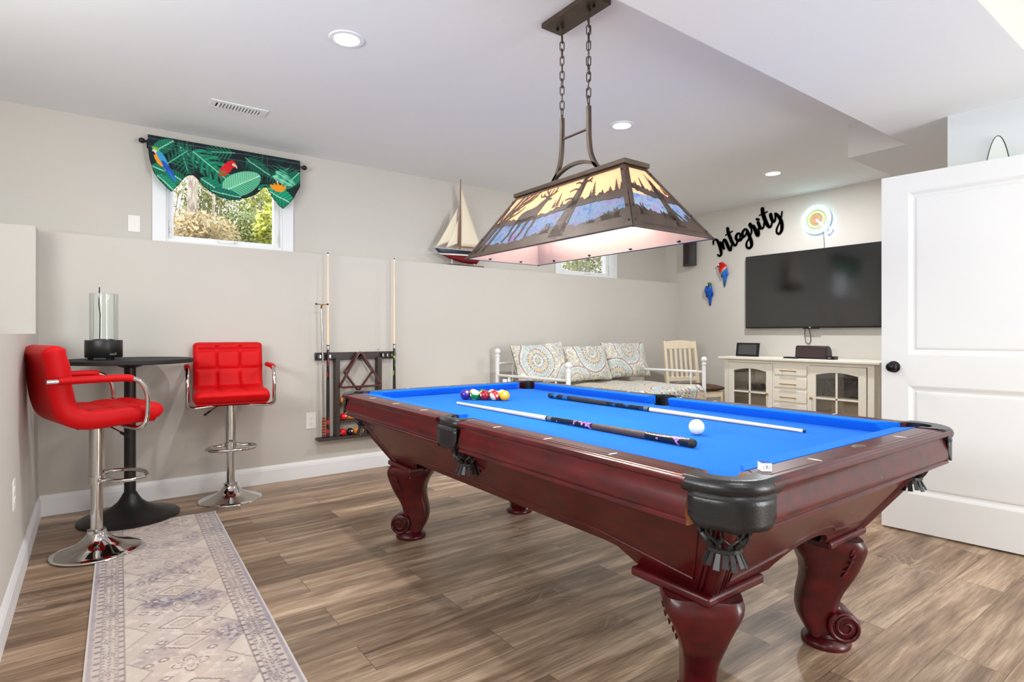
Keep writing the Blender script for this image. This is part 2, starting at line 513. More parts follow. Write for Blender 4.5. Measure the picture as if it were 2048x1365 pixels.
# ------------------------------------------------------------------ windows
def window(n, x):
    w = thing('window_%d' % n, None, None, (x, Y0, zs0)); w['kind'] = 'structure'
    mb = MB()
    cy0, cy1 = Y0-0.016, Y0
    mb.box((x-0.083, cy0, 1.766), (x, cy1, zs1+0.085)); mb.box((x+0.8, cy0, 1.766), (x+0.883, cy1, zs1+0.085))
    mb.box((x, cy0, zs1), (x+0.8, cy1, zs1+0.085)); mb.box((x, cy0, 1.766), (x+0.8, cy1, zs0))
    mb.build('casing', M['trim'], w, bevel=0.003, smooth=0)
    mb = MB()
    fy0, fy1 = 4.80, 4.88
    mb.box((x, Y0, zs0), (x+0.012, fy1, zs1)); mb.box((x+0.788, Y0, zs0), (x+0.8, fy1, zs1))
    mb.box((x+0.012, Y0, zs1-0.012), (x+0.788, fy1, zs1)); mb.box((x+0.012, Y0, zs0), (x+0.788, fy1, zs0+0.012))
    mb.build('window_frame', M['trim'], w, smooth=0)
    mb = MB()
    a0, a1, b0, b1, t = x+0.012, x+0.788, zs0+0.012, zs1-0.012, 0.042
    mb.box((a0, fy0, b0), (a0+t, fy1-0.02, b1)); mb.box((a1-t, fy0, b0), (a1, fy1-0.02, b1))
    mb.box((a0+t, fy0, b0), (a1-t, fy1-0.02, b0+t*0.8)); mb.box((a0+t, fy0, b1-t), (a1-t, fy1-0.02, b1))
    sash = mb.build('sash', M['trim'], w, bevel=0.003, smooth=0)
    MB().box((a0+t-0.004, 4.832, b0+t*0.8-0.004), (a1-t+0.004, 4.838, b1-t+0.004)).build('pane', M['paneglass'], sash, smooth=0)
    for sx in (x+0.032, x+0.768):
        mb = MB(); mb.box((sx-0.011, fy0-0.006, 1.835), (sx+0.011, fy0, 1.955)); mb.box((sx-0.004, fy0-0.018, 1.86), (sx+0.004, fy0-0.006, 1.91))
        mb.build('latch', M['plastic'], w, bevel=0.003)
    mb = MB()
    cx = x+0.4
    mb.prism([(cx-0.06, 1.812), (cx+0.05, 1.812), (cx+0.045, 1.832), (cx-0.052, 1.838)], lambda a, b, t: (a, t, b), fy0-0.05, fy0)
    mb.box((cx+0.052, fy0-0.03, 1.826), (cx+0.066, fy0-0.012, 1.838))
    mb.build('crank_handle', M['plastic'], w, bevel=0.004)
    return w
window(1, W1); window(2, W2)

# ------------------------------------------------------------------ woods beyond the windows
M['litter'] = mat('leaf_litter', (196, 182, 160), 0.95, c2=(150, 130, 104), scale=3)
M['bark'] = mat('grey_bark', (186, 172, 160), 0.9, c2=(120, 104, 94), scale=5, stretch=(6, 6, 1))
M['leafy'] = mat('yellow_green_leaves', (208, 205, 92), 0.7, c2=(120, 140, 60), scale=1.2)
M['leafo'] = mat('olive_leaves', (150, 152, 84), 0.7, c2=(96, 108, 62), scale=1.4)
M['leafd'] = mat('dry_tan_leaves', (196, 172, 130), 0.8, c2=(132, 118, 84), scale=1.6)
g = structure('ground', MB().grid(lambda u, v: (-16+u*64, 4.95+v*46, 1.55+v*2.6+0.15*math.sin(u*30)*v), 40, 24), M['litter'])
def tree(name, x, y, r, h, label, lean=0.0, crown=0):
    t = thing(name, label, 'tree', (x, y, 1.55+(y-4.95)/46*2.6-0.1), 0, 'trees in the woods outside the windows')
    z0 = t.location.z
    pts = [(x+lean*k/6+0.03*math.sin(k*2.1+x), y, z0+h*k/6) for k in range(7)]
    MB().tube(pts, [r*(1-0.09*k) for k in range(7)], 10).build('trunk', M['bark'], t)
    mb = MB()
    rnd = random.Random(int(x*100+y*10))
    for k in range(9):
        zz = z0+1.2+k*(h-1.8)/9; a = rnd.uniform(0, 2*PI); l = rnd.uniform(0.5, 1.3)
        p0 = (x+lean*(zz-z0)/h, y, zz)
        p1 = (p0[0]+l*0.5*math.cos(a), y+l*0.5*math.sin(a), zz+rnd.uniform(0, 0.3)); p2 = (p0[0]+l*math.cos(a), y+l*math.sin(a), zz+rnd.uniform(0.1, 0.7))
        mb.tube([p0, p1, p2], [0.024, 0.016, 0.006], 5)
    b = mb.build('branches', M['bark'], t, kind='stuff')
    if crown:
        mb = MB()
        for k in range(crown):
            a = rnd.uniform(0, 2*PI); zz = z0+h*rnd.uniform(0.25, 1.0); rr = rnd.uniform(0.1, 1.3)
            leaf(mb, (x+rr*math.cos(a), y+rr*math.sin(a), zz), rnd, 0.085)
        mb.build('crown', M['leafd'], t, smooth=0, recalc=False, kind='stuff')
    return t
def leaf(mb, c, rnd, s):
    u = Vector((rnd.uniform(-1, 1), rnd.uniform(-1, 1), rnd.uniform(-1, 1))).normalized(); w = u.orthogonal().normalized()
    s1 = s*rnd.uniform(0.6, 1.3); s2 = s1*0.5
    c = Vector(c)
    i = [mb.P(c-u*s1), mb.P(c+w*s2), mb.P(c+u*s1), mb.P(c-w*s2)]
    mb.F(*i)
def shrub(x, y, zc, rx, rz, n, m, label, s=0.055):
    rnd = random.Random(int(x*77+y*13))
    z0 = 1.55+(y-4.95)/46*2.6-0.1
    t = thing('shrub', label, 'shrub', (x, y, z0), 0, 'shrubs in the woods outside the windows')
    mb = MB()
    for k in range(n):
        d = Vector((rnd.gauss(0, 1), rnd.gauss(0, 1), rnd.gauss(0, 1))).normalized()*rnd.random()**0.45
        leaf(mb, (x+d.x*rx, y+d.y*rx, zc+d.z*rz), rnd, s)
    mb.build('foliage', m, t, smooth=0, recalc=False, kind='stuff')
    mb = MB()
    for k in range(6):
        a = rnd.uniform(0, 2*PI)
        mb.tube([(x, y, z0), (x+0.3*rx*math.cos(a), y+0.3*rx*math.sin(a), (z0+zc)/2), (x+0.75*rx*math.cos(a), y+0.75*rx*math.sin(a), zc+rz*0.5)], [0.03, 0.02, 0.006], 5)
    mb.build('stems', M['bark'], t, kind='stuff')
tree('pine_tree', 1.98, 16.0, 0.135, 9, 'thick pale grey trunk left of centre in the window with the parrot valance', 0.05)
tree('young_tree', 2.26, 15.0, 0.035, 7, 'thin pale sapling just right of the thick trunk', 0.12)
tree('slender_tree', 1.52, 16.5, 0.075, 8, 'slender grey trunk at the left edge of the valance window', 0.1)
tree('distant_tree', 4.6, 22.0, 0.08, 11, 'distant grey trunk behind the yellow green shrubs', -0.1)
tree('bare_tree', 3.4, 25.0, 0.07, 11, 'far bare tree between the pale trunk and the shrubs', 0.2, 500)
tree('broad_tree', 15.6, 17.0, 0.11, 8, 'tree with dry tan leaves outside the small window by the lamp', 0.1, 1500)
SH = [(1.6, 12.2, 3.0, 0.78, 0.45, 1900, 'leafd', 'low tan leaved shrub at the left of the valance window'),
      (2.9, 14.3, 3.43, 0.72, 0.58, 2900, 'leafo', 'olive shrub at the middle of the valance window'),
      (2.85, 10.7, 3.03, 0.60, 0.5, 3400, 'leafy', 'bright yellow green shrub at the right of the valance window'),
      (2.7, 17.5, 4.9, 0.9, 0.7, 2400, 'leafo', 'olive foliage behind the middle of the valance window'),
      (3.65, 15.75, 4.6, 0.66, 0.8, 2200, 'leafy', 'yellow green foliage high at the right of the valance window'),
      (1.6, 19.0, 5.2, 0.9, 0.9, 900, 'leafd', 'sparse tan foliage behind the thick pale trunk'),
      (2.5, 21.8, 4.4, 1.4, 0.75, 1400, 'leafd', 'hazy tan brush low behind the trunks'),
      (11.6, 12.4, 3.1, 1.0, 0.7, 2200, 'leafo', 'olive shrub filling the small window by the lamp'),
      (13.4, 14.2, 3.5, 1.0, 0.7, 1800, 'leafd', 'tan shrub behind the olive one in the small window')]
for x, y, zc, rx, rz, n, mm, lb in SH:
    shrub(x, y, zc, rx, rz, n, M[mm], lb)

# ------------------------------------------------------------------ daylight and lamps
w = bpy.data.worlds.new('sky'); SC.world = w
w.use_nodes = True
bg = w.node_tree.nodes['Background']
bg.inputs[0].default_value = (0.93, 0.97, 1.0, 1); bg.inputs[1].default_value = P_SKY

def area(name, loc, rot, sx, sy, power, col=(1, 1, 1), shape='RECTANGLE', parent=None):
    l = bpy.data.lights.new(name, 'AREA'); l.shape = shape; l.size = sx; l.size_y = sy; l.energy = power; l.color = col
    o = bpy.data.objects.new(name, l); COL.objects.link(o); o.location = loc; o.rotation_euler = rot
    if parent: o.parent = parent
    return o
area('patio_daylight', (3.0, -2.95, 1.15), (PI/2+math.radians(30), 0, 0), 1.3, 2.1, P_PATIO, (0.95, 0.985, 1.0))
area('stair_fill', (-1.47, 1.2, 1.95), (0, -PI/2-math.radians(8), 0), 1.0, 3.2, P_STAIR_FILL, (0.95, 0.985, 1.0))  # unseen fill added beyond the half wall to brighten the ceiling; no window
M['lens'] = emit('lamp_lens', (255, 250, 242), 9.0)
def can_light(x, y, z, label, vis=True, power=1.0):
    t = thing('recessed_ceiling_light', label, 'ceiling light', (x, y, z), 0, 'recessed ceiling lights') if vis else None
    if vis:
        prof = [(0.060, -0.001), (0.062, -0.006), (0.082, -0.005), (0.085, -0.002), (0.085, 0.0), (0.060, 0.0)]
        mb = MB()
        mb.loft([[(r*math.cos(2*PI*k/32)+x, r*math.sin(2*PI*k/32)+y, z+h) for r, h in prof] for k in range(32)], loop=True)
        mb.build('trim_ring', M['trim'], t)
        MB().lathe([(0.001, -0.006), (0.045, -0.006), (0.060, -0.003), (0.060, 0.0)], (x, y, z), 24).build('lens', M['lens'], t)
    a = area('recessed_and_added_lamp', (0, 0, -0.012) if vis else (x, y, z-0.012), (0, 0, 0), 0.11, 0.11, P_CAN*power if vis else P_CAN*0.7*power, (0.97, 0.985, 1.0), 'DISK', t)
    return t
can_light(1.01, 2.75, 2.59, 'recessed ceiling light nearest the air vent')
can_light(2.98, 2.75, 2.59, 'recessed ceiling light behind the hanging pool table lamp')
can_light(4.98, 2.76, 2.59, 'recessed ceiling light nearest the black script lettering', power=2.1)
for x, y in ((0.6, -1.0), (1.3, 0.2)):  # unseen lamps without fixtures, added to brighten the room around the camera
    can_light(x, y, 2.58, None, vis=False)

# ceiling air vent
t = thing('ceiling_vent', 'white louvered air vent in the ceiling above the parrot valance', 'vent', (0.757, 4.015, 2.59))
mb = MB()
x0, x1, y0, y1 = 0.59, 0.925, 3.94, 4.09
zz = 2.59
mb.box((x0, y0, zz-0.006), (x1, y0+0.035, zz)); mb.box((x0, y1-0.035, zz-0.006), (x1, y1, zz))
mb.box((x0, y0+0.035, zz-0.006), (x0+0.035, y1-0.035, zz)); mb.box((x1-0.035, y0+0.035, zz-0.006), (x1, y1-0.035, zz))
mb.build('frame', M['trim'], t, bevel=0.002, smooth=0)
MB().box((x0+0.03, y0+0.03, zz-0.0015), (x1-0.03, y1-0.03, zz-0.0005)).build('duct', M['blackmatte'], t, smooth=0)
mb = MB()
for k in range(14):
    xx = x0+0.045+k*0.0189
    mb.prism([(xx, 0), (xx+0.004, 0), (xx+0.013, -0.0085), (xx+0.009, -0.0085)], lambda a, b, t: (a, t, zz+b), y0+0.034, y1-0.034)
mb.build('louvers', M['trim'], t, smooth=0)
# ------------------------------------------------------------------ eight foot pool table
CX, CY = 1.811, 1.940
NX, NY = 0.559, 1.112
OX, OY = 0.701, 1.259
ZB, ZR = 0.758, 0.80
PT = thing('pool_table', 'carved cherry wood pool table with bright blue cloth and leather pockets', 'pool table', (CX, CY, 0))
def T(sx, sy):
    return lambda p, q, z: (CX+sx*p, CY+sy*q, z)
# bed cloth over slate, pocket holes bitten out
PC = (OX-0.120, OY-0.122); PR = 0.060
SCN = OX-0.084; SRN = 0.056
bx, by = NX+0.045, NY+0.045
poly = []
def corner_bite(sx, sy, rev):
    # arc round the pocket hole, ending on the bed edges
    pts = []
    for k in range(13):
        a = math.radians(172 + (278-172)*k/12)
        pts.append((sx*(PC[0]+PR*math.cos(a)), sy*(PC[1]+PR*math.sin(a))))
    return pts[::-1] if rev else pts
def side_bite(sx):
    pts = []
    dx = bx-SCN
    a0 = math.acos(max(-1, min(1, dx/SRN)))
    for k in range(13):
        a = a0 + (2*PI-2*a0)*k/12
        pts.append((sx*(SCN+SRN*math.cos(a)), SRN*math.sin(a)))
    return pts
right = corner_bite(1, -1, False)
ring = []
# go counter clockwise from near right corner
def cb(sx, sy):
    a = [( -1, 0), (0, -1)]
    pts = [(sx*bx, sy*(PC[1]-math.sqrt(max(0, PR**2-(bx-PC[0])**2))))]
    th0 = math.atan2(-math.sqrt(max(0, PR**2-(bx-PC[0])**2)), bx-PC[0]); th1 = math.atan2(by-PC[1], -math.sqrt(max(0, PR**2-(by-PC[1])**2)))
    # sweep clockwise through the inside (angle -135)
    if th1 > 0: th1 -= 2*PI
    for k in range(1, 12):
        a = th0+(th1-th0)*k/12
        pts.append((sx*(PC[0]+PR*math.cos(a)), sy*(PC[1]+PR*math.sin(a))))
    pts.append((sx*(PC[0]-math.sqrt(max(0, PR**2-(by-PC[1])**2))), sy*by))
    return pts
ring += cb(1, -1)[::-1]
ring += [p for p in side_bite(1)][::-1]
ring += cb(1, 1)
ring += cb(-1, 1)[::-1]
ring += [p for p in side_bite(-1)]
ring += cb(-1, -1)
mb = MB(); mb.prism(ring, lambda a, b, t: (CX+a, CY+b, t), 0.712, ZB)
mb.build('bed_cloth', M['felt'], PT, smooth=0)

CUSH = [(0, 0.7950), (0.003, 0.7985), (0.012, 0.7995), (0.0515, 0.8005), (0.0515, ZB+0.0005), (0.022, ZB+0.0005), (0.004, 0.785)]
RAIL = [(0.052, 0.8), (0.103, 0.8), (0.105, 0.7975), (0.107, 0.7995), (0.117, 0.799), (0.119, 0.796), (0.121, 0.7975), (0.129, 0.796), (0.132, 0.793), (0.137, 0.7965), (0.142, 0.795), (0.1445, 0.789), (0.143, 0.782), (0.138, 0.778),
        (0.131, 0.776), (0.128, 0.768), (0.1285, 0.757), (0.132, 0.744), (0.136, 0.73), (0.138, 0.716), (0.137, 0.705), (0.133, 0.698), (0.131, 0.696), (0.134, 0.693), (0.134, 0.684), (0.128, 0.681), (0.06, 0.681), (0.052, 0.70)]
M['inlay'] = mat('pearl_inlay', (232, 226, 214), 0.25, var=0.05)
def sight(rail, x, y, along):
    mb = MB()
    n = 12
    pts = []
    for k in range(n):
        a = 2*PI*k/n
        c, s_ = math.cos(a), math.sin(a)
        u = math.copysign(abs(c)**1.5, c)*0.019; v = math.copysign(abs(s_)**1.1, s_)*0.0048
        pts.append((u, v))
    mb.prism(pts, lambda a, b, t: (x+b, y+a, t) if along == 'x' else (x+a, y+b, t), 0.7995, 0.8006)
    mb.build('sight', M['inlay'], rail, smooth=0)
def rail_long(sx, sy):
    y0, y1 = 0.082, OY-0.150
    mb = MB()
    mb.loft([[(CX+sx*(NX+t), CY+sy*y, z) for t, z in RAIL] for y in (y0, y1)])
    if sx < 0 and sy < 0: mb.mi[-1] = 1
    r = mb.build('rail', [M['cherry'], M['tan']], PT, smooth=35)
    for k in (1, 2, 3): sight(r, CX+sx*(NX+0.0937), CY+sy*0.2794*k, 'y')
    mb = MB()
    def end(t, which):
        return 0.066-t*0.24 if which == 0 else NY-0.086+t*1.25
    mb.loft([[(CX+sx*(NX+t), CY+sy*end(t, w_), z) for t, z in CUSH] for w_ in (0, 1)])
    mb.build('cushion', M['felt'], PT, smooth=35)
def rail_end(sy):
    x1 = OX-0.128
    mb = MB()
    mb.loft([[(CX+x, CY+sy*(NY+t+0.0045), z) for t, z in RAIL] for x in (-x1, x1)])
    if sy < 0: mb.mi[-2] = 1
    r = mb.build('rail', [M['cherry'], M['tan']], PT, smooth=35)
    for k in ((-1, 1) if sy < 0 else (-1, 0, 1)): sight(r, CX+0.2794*k, CY+sy*(NY+0.0937), 'x')
    if sy < 0:
        mb = MB()
        mb.lathe([(0.0001, 0), (0.030, 0), (0.030, 0.0012), (0.026, 0.002), (0.0001, 0.0022)], (0, 0, 0), 32)
        mb.v = [(CX+0.01+p[0]*1.05, CY-NY-0.083+p[1]*0.52, 0.7995+p[2]) for p in mb.v]
        mb.build('name_plate', mat('aged_oval_plate', (120, 104, 84), 0.35, metal=0.5, c2=(62, 50, 44), scale=70), r)
    mb = MB()
    def end(t): return NX-0.086+t*1.25
    mb.loft([[(CX+s*end(t), CY+sy*(NY+t), z) for t, z in CUSH] for s in (-1, 1)])
    mb.build('cushion', M['felt'], PT, smooth=35)
for sx in (-1, 1):
    for sy in (-1, 1): rail_long(sx, sy)
rail_end(-1); rail_end(1)

# leather pockets: rolled rim, shield, net and fringe
def pocket(path, arcp, hole, shield, tf, ztop=0.803):
    """path: outer rim line (p, q) in the pocket frame; arcp: matching inner hole line; hole: centre of the net"""
    n = len(path)
    mb = MB()
    mb.tube([tf(p, q, 0.783) for p, q in path], 0.0205, 12)
    for k in range(n-1):       # leather collar between rim and hole
        a, b_, c, d = path[k], path[k+1], arcp[k+1], arcp[k]
        i = [mb.P(tf(*a, ztop)), mb.P(tf(*b_, ztop)), mb.P(tf(*c, 0.802)), mb.P(tf(*d, 0.802))]
        mb.F(*i)
        j = [mb.P(tf(*d, 0.802)), mb.P(tf(*c, 0.802)), mb.P(tf(*c, 0.70)), mb.P(tf(*d, 0.70))]
        mb.F(*j)
    pk = mb.build('pocket', M['leather'], PT, smooth=60)
    ns = len(shield)
    mb = MB()
    rows = []
    L = [0.0]
    for k in range(1, ns): L.append(L[-1]+math.hypot(shield[k][0]-shield[k-1][0], shield[k][1]-shield[k-1][1]))
    for k in range(ns):
        u = L[k]/L[-1]; e = abs(2*u-1)
        zb = 0.690+0.022*max(0, (e-0.72)/0.28)**2-0.006*max(0, 1-e*4)
        rows.append([(shield[k], zt) for zt in (0.772, 0.745, 0.718, zb+0.012, zb)])
    R = [[mb.P(tf(p[0], p[1], z)) for p, z in r] for r in rows]
    for k in range(ns-1):
        for m in range(4): mb.F(R[k][m], R[k+1][m], R[k+1][m+1], R[k][m+1])
    mb.build('shield', M['leather'], pk, smooth=60, solid=0.006)
    # stitched seam line below the roll
    mb = MB(); mb.tube([tf(p*0.999, q*0.999, 0.7595) for p, q in shield], 0.0042, 6)
    mb.build('seam', M['blackmatte'], pk)
    hx, hy = hole
    mb = MB()
    NS = 11
    for dirn in (-1, 1):
        for k in range(NS):
            a0 = 2*PI*k/NS
            pts = []
            for j in range(9):
                u = j/8
                r = 0.062*(1-u)**0.8+0.034*(1-(1-u)**0.8)+0.010*math.sin(PI*u)
                a = a0+dirn*(0.62*u+0.13*math.sin(u*3*PI))
                pts.append(tf(hx+r*math.cos(a), hy+r*math.sin(a), 0.705-0.09*u))
            mb.tube(pts, 0.0062, 6, flat=0.6)
    mb.build('net', M['strap'], pk)
    mb = MB()
    ringp = [tf(hx+0.034*math.cos(2*PI*k/16), hy+0.034*math.sin(2*PI*k/16), 0.613) for k in range(16)]
    mb.tube(ringp, 0.008, 6, closed=True)
    for k in range(15):
        a = 2*PI*k/15; r0, r1 = 0.034, 0.052
        da = 0.15
        i = [mb.P(tf(hx+r0*math.cos(a-da), hy+r0*math.sin(a-da), 0.612)), mb.P(tf(hx+r0*math.cos(a+da), hy+r0*math.sin(a+da), 0.612)),
             mb.P(tf(hx+r1*math.cos(a+da), hy+r1*math.sin(a+da), 0.571+0.006*(k % 2))), mb.P(tf(hx+r1*math.cos(a-da), hy+r1*math.sin(a-da), 0.571+0.006*(k % 2)))]
        mb.F(*i)
    mb.build('fringe', M['strap'], pk, smooth=0, solid=0.003)
    return pk
def corner_lines(off):
    """rim line in corner frame, p and q measured inward from the outer corner"""
    r = 0.125-off
    L = [(off, 0.160), (off, 0.142)] + [(0.125+r*math.cos(a), 0.125+r*math.sin(a)) for a in [PI+PI/2*k/14 for k in range(15)]] + [(0.142, off), (0.160, off)]
    return L
for sx in (-1, 1):
    for sy in (-1, 1):
        tf = lambda p, q, z, sx=sx, sy=sy: (CX+sx*(OX-p), CY+sy*(OY-q), z)
        path = corner_lines(0.019); n = len(path)
        c = (OX-PC[0], OY-PC[1])
        arcp = [(c[0]+PR*math.cos(a), c[1]+PR*math.sin(a)) for a in [math.radians(112+(338-112)*k/(n-1)) for k in range(n)]]
        arcp = [(c[0]+PR*math.cos(a), c[1]+PR*math.sin(a)) for a in [math.radians(118+(332-118)*k/(n-1)) for k in range(n)]]
        pocket(path, arcp, (0.128, 0.128), corner_lines(0.007)[1:-1], tf)
for sx in (-1, 1):
    tf = lambda p, q, z, sx=sx: (CX+sx*(OX-p), CY+q, z)
    path = [(0.080, -0.068), (0.055, -0.071), (0.034, -0.071), (0.022, -0.062), (0.016, -0.04), (0.014, 0), (0.016, 0.04), (0.022, 0.062), (0.034, 0.071), (0.055, 0.071), (0.080, 0.068)]
    n = len(path)
    c = (0.084, 0)
    arcp = [(c[0]+SRN*math.cos(a), c[1]+SRN*math.sin(a)) for a in [math.radians(270-180*k/(n-1)) for k in range(n)]]
    sh = [(0.004, -0.075), (0.000, -0.072), (-0.001, -0.04), (-0.001, 0), (-0.001, 0.04), (0.000, 0.072), (0.004, 0.075)]
    pocket(path, arcp, (0.100, 0), sh, tf)

# cabinet: four slanting aprons, reeded corner posts
def aX(z): return OX-0.066-(0.685-z)*0.66
def bY(z): return OY-0.066-(0.685-z)*0.66
def apron(side, s):
    half = bY if side == 'x' else aX
    top = 0.69
    h_t, h_b = half(top), half(0.424)
    span = h_b-(0.262 if side == 'x' else 0.285)
    bot = []
    N_ = 28
    peak = 0.474 if side == 'x' else 0.494
    for k in range(N_+1):
        u = -1+2*k/N_
        e = abs(u)
        if side == 'x':
            f = min(1, max(0, (1-e)/0.09)); f = f*f*(3-2*f)
        else:
            f = max(0.0, 1-e**2.2)**0.75
        bot.append((u*span, 0.424+(peak-0.424)*f))
    poly = [(-h_t, top), (-h_b, 0.424)] + bot + [(h_b, 0.424), (h_t, top)]
    def fn(a, b, t):
        if side == 'x': return (CX+s*(aX(b)-t), CY+a, b)
        return (CX+a, CY+s*(bY(b)-t), b)
    mb = MB(); mb.prism(poly, fn, 0.0, 0.02)
    ap = mb.build('apron', M['cherry'], PT, smooth=0)
    mb = MB()
    e0, e1 = half(0.645)-0.085, half(0.46)-0.085
    up = [(-e0, 0.645), (-e1-0.02, 0.46)]
    line = up + [(p[0], p[1]+0.034) for p in bot[2:-2]] + [(e1+0.02, 0.46), (e0, 0.645)]
    mb.tube([fn(a, b, -0.0005) for a, b in line], 0.0032, 6)
    mb.build('panel_bead', M['cherry'], ap)
apron('x', -1); apron('x', 1); apron('y', -1); apron('y', 1)
for sx in (-1, 1):
    for sy in (-1, 1):
        def cp(z, dx=0.0, dy=0.0): return (CX+sx*(aX(z)-dx), CY+sy*(bY(z)-dy), z)
        mb = MB()
        mb.tube([cp(0.69, .012, .012), cp(0.424, .012, .012)], 0.0195, 12)
        for d in (0.036, 0.05):
            mb.tube([cp(0.69, 0.0, d), cp(0.424, 0.0, d)], 0.006, 8)
            mb.tube([cp(0.69, d, 0.0), cp(0.424, d, 0.0)], 0.006, 8)
        mb.build('corner_post', M['cherry'], PT)
        # leg with sill, scroll and foot
        nsx, nsy = (-0.022, 0.016) if sy < 0 else (0.0, 0.0)
        mb = MB()
        a, b = aX(0.424)+0.02, bY(0.424)+0.02
        L = [(a, b), (a-0.275, b), (a-0.275, b-0.085), (a-0.085, b-0.085), (a-0.085, b-0.275), (a, b-0.275)]
        mb.prism(L, lambda p, q, t: (CX+sx*p+nsx*0.5, CY+sy*q+nsy*0.5, t), 0.397, 0.425)
        lx, ly = CX+sx*0.381+nsx, CY+sy*0.9555+nsy
        dv = (sx/math.sqrt(2), sy/math.sqrt(2)); wv = (-dv[1], dv[0])
        def lp(d, w, z): return (lx+dv[0]*d+wv[0]*w, ly+dv[1]*d+wv[1]*w, z)
        sec = [(.402, -.140, .100, .215), (.385, -.138, .111, .222), (.365, -.13, .1145, .214), (.345, -.118, .113, .195), (.32, -.10, .108, .168), (.284, -.086, .098, .138), (.25, -.084, .083, .119), (.224, -.088, .068, .108),
               (.20, -.094, .053, .101), (.175, -.099, .041, .097), (.15, -.102, .034, .095), (.125, -.102, .03, .095), (.09, -.093, .03, .096), (.06, -.078, .034, .097), (.036, -.064, .045, .10)]
        LB = MB()
        rings = []
        for z, d0, d1, w_ in sec:
            ring_ = []
            for k in range(28):
                th = 2*PI*k/28; c, s_ = math.cos(th), math.sin(th)
                ex = 0.38
                u = math.copysign(abs(c)**ex, c); v = math.copysign(abs(s_)**ex, s_)
                ring_.append(lp((d0+d1)/2+(d1-d0)/2*u, w_/2*v, z))
            rings.append(ring_)
        LB.loft(rings)
        leg = LB.build('leg', M['cherry'], PT, smooth=50)
        mb.build('sill', M['cherry'], leg, bevel=0.009, bseg=3)
        mb = MB()
        sc_ = (0.046, 0.082)
        rings = []
        for w_, rr in ((-.058, .030), (-.056, .046), (-.05, .051), (.05, .051), (.056, .046), (.058, .030)):
            rings.append([lp(sc_[0]+rr*math.cos(2*PI*k/28), w_, sc_[1]+rr*math.sin(2*PI*k/28)) for k in range(28)])
        mb.loft(rings)
        for s_ in (-1, 1):
            sp = []
            for k in range(46):
                u = k/45; ang = 2.2+u*4.0*PI; rr = 0.049*(1-u)**0.85+0.007
                sp.append(lp(sc_[0]+rr*math.cos(ang), s_*0.0575, sc_[1]+rr*math.sin(ang)))
            mb.tube(sp, [0.0085*(1-0.35*k/45) for k in range(46)], 8)
            # raised band running up the side of the leg into the shoulder
            band = [lp((sec[k][1]+sec[k][2])/2+0.8*(sec[k][2]-sec[k][1])/2, s_*(0.735*sec[k][3]/2), sec[k][0]) for k in range(1, 12)]
            mb.tube(smoothpath(band, 3), 0.0062, 8)
        for s_ in (-1, 1):     # carved leaf on the shoulder
            for k in range(5):
                z0 = 0.385-0.024*k; i = 1+k
                sw = np.interp(-z0, [-q[0] for q in sec], [q[3] for q in sec])/2; so = np.interp(-z0, [-q[0] for q in sec], [q[2] for q in sec])
                mb.tube([lp(so-0.05, s_*(sw*0.93), z0), lp(so-0.065, s_*(sw*0.965), z0-0.012), lp(so-0.07, s_*(sw*0.96), z0-0.028)], [0.003, 0.0055, 0.002], 6)
        mb.build('scroll', M['cherry'], leg, smooth=50)
        MB().lathe([(0.080, 0), (0.083, 0.008), (0.081, 0.018), (0.070, 0.028), (0.062, 0.034), (0.064, 0.04), (0.056, 0.05)], (lx, ly, 0), 32).build('foot', M['cherry'], leg)

# ------------------------------------------------------------------ balls
BR = 0.0286
def ballmat(name, c, stripe):
    m, nt, b = newmat(name)
    L = nt.links; N = nt.nodes.new
    tc = N('ShaderNodeTexCoord'); sp = N('ShaderNodeSeparateXYZ'); L.new(tc.outputs['Object'], sp.inputs[0])
    def mth(op, a, v):
        q = N('ShaderNodeMath'); q.operation = op
        L.new(a, q.inputs[0]); q.inputs[1].default_value = v
        return q.outputs[0]
    ab = N('ShaderNodeMath'); ab.operation = 'ABSOLUTE'; L.new(sp.outputs[2], ab.inputs[0])
    cap = mth('GREATER_THAN', ab.outputs[0], BR*0.5) if stripe else mth('GREATER_THAN', ab.outputs[0], 9.0)
    ax = N('ShaderNodeMath'); ax.operation = 'ABSOLUTE'; L.new(sp.outputs[0], ax.inputs[0])
    spot = mth('GREATER_THAN', ax.outputs[0], BR*0.955)
    mxx = N('ShaderNodeMath'); mxx.operation = 'MAXIMUM'; L.new(cap, mxx.inputs[0]); L.new(spot, mxx.inputs[1])
    mix = N('ShaderNodeMixRGB'); mix.inputs[1].default_value = (*lin(c), 1); mix.inputs[2].default_value = (*lin((226, 216, 184)), 1)
    L.new(mxx.outputs[0], mix.inputs[0]); L.new(mix.outputs[0], b.inputs['Base Color'])
    b.inputs['Roughness'].default_value = 0.08; b.inputs['Coat Weight'].default_value = 0.4; b.inputs['Coat Roughness'].default_value = 0.03
    return m
BC = {'purple': (58, 20, 130), 'green': (14, 128, 44), 'maroon': (150, 10, 30), 'red': (214, 18, 22), 'yellow': (250, 178, 10), 'orange': (236, 120, 24), 'black': (18, 18, 20), 'dorange': (240, 134, 34)}
BM = {}
def ball(pos, col, stripe, rot, label, num=None, group='pool balls on the blue cloth'):
    k = (col, stripe)
    if k not in BM: BM[k] = ballmat('%s_%s_ball' % (col, 'striped' if stripe else 'solid'), BC[col], stripe)
    mb = MB(); mb.ball((0, 0, 0), BR, 32, 20)
    o = mb.build('pool_ball', BM[k], None, smooth=180)
    o.location = pos; o.rotation_euler = rot
    tag(o, label, 'pool ball', group)
    if num:
        mtx = Matrix.Translation((BR*0.985, 0, 0)) @ Matrix.Rotation(PI/2, 4, 'Y') @ Matrix.Rotation(PI/2, 4, 'Z')
        text_mesh('number', num, 0.013, M['blackmatte'], o, mtx, 0.0004)
    return o
zc = ZB+BR+0.0004
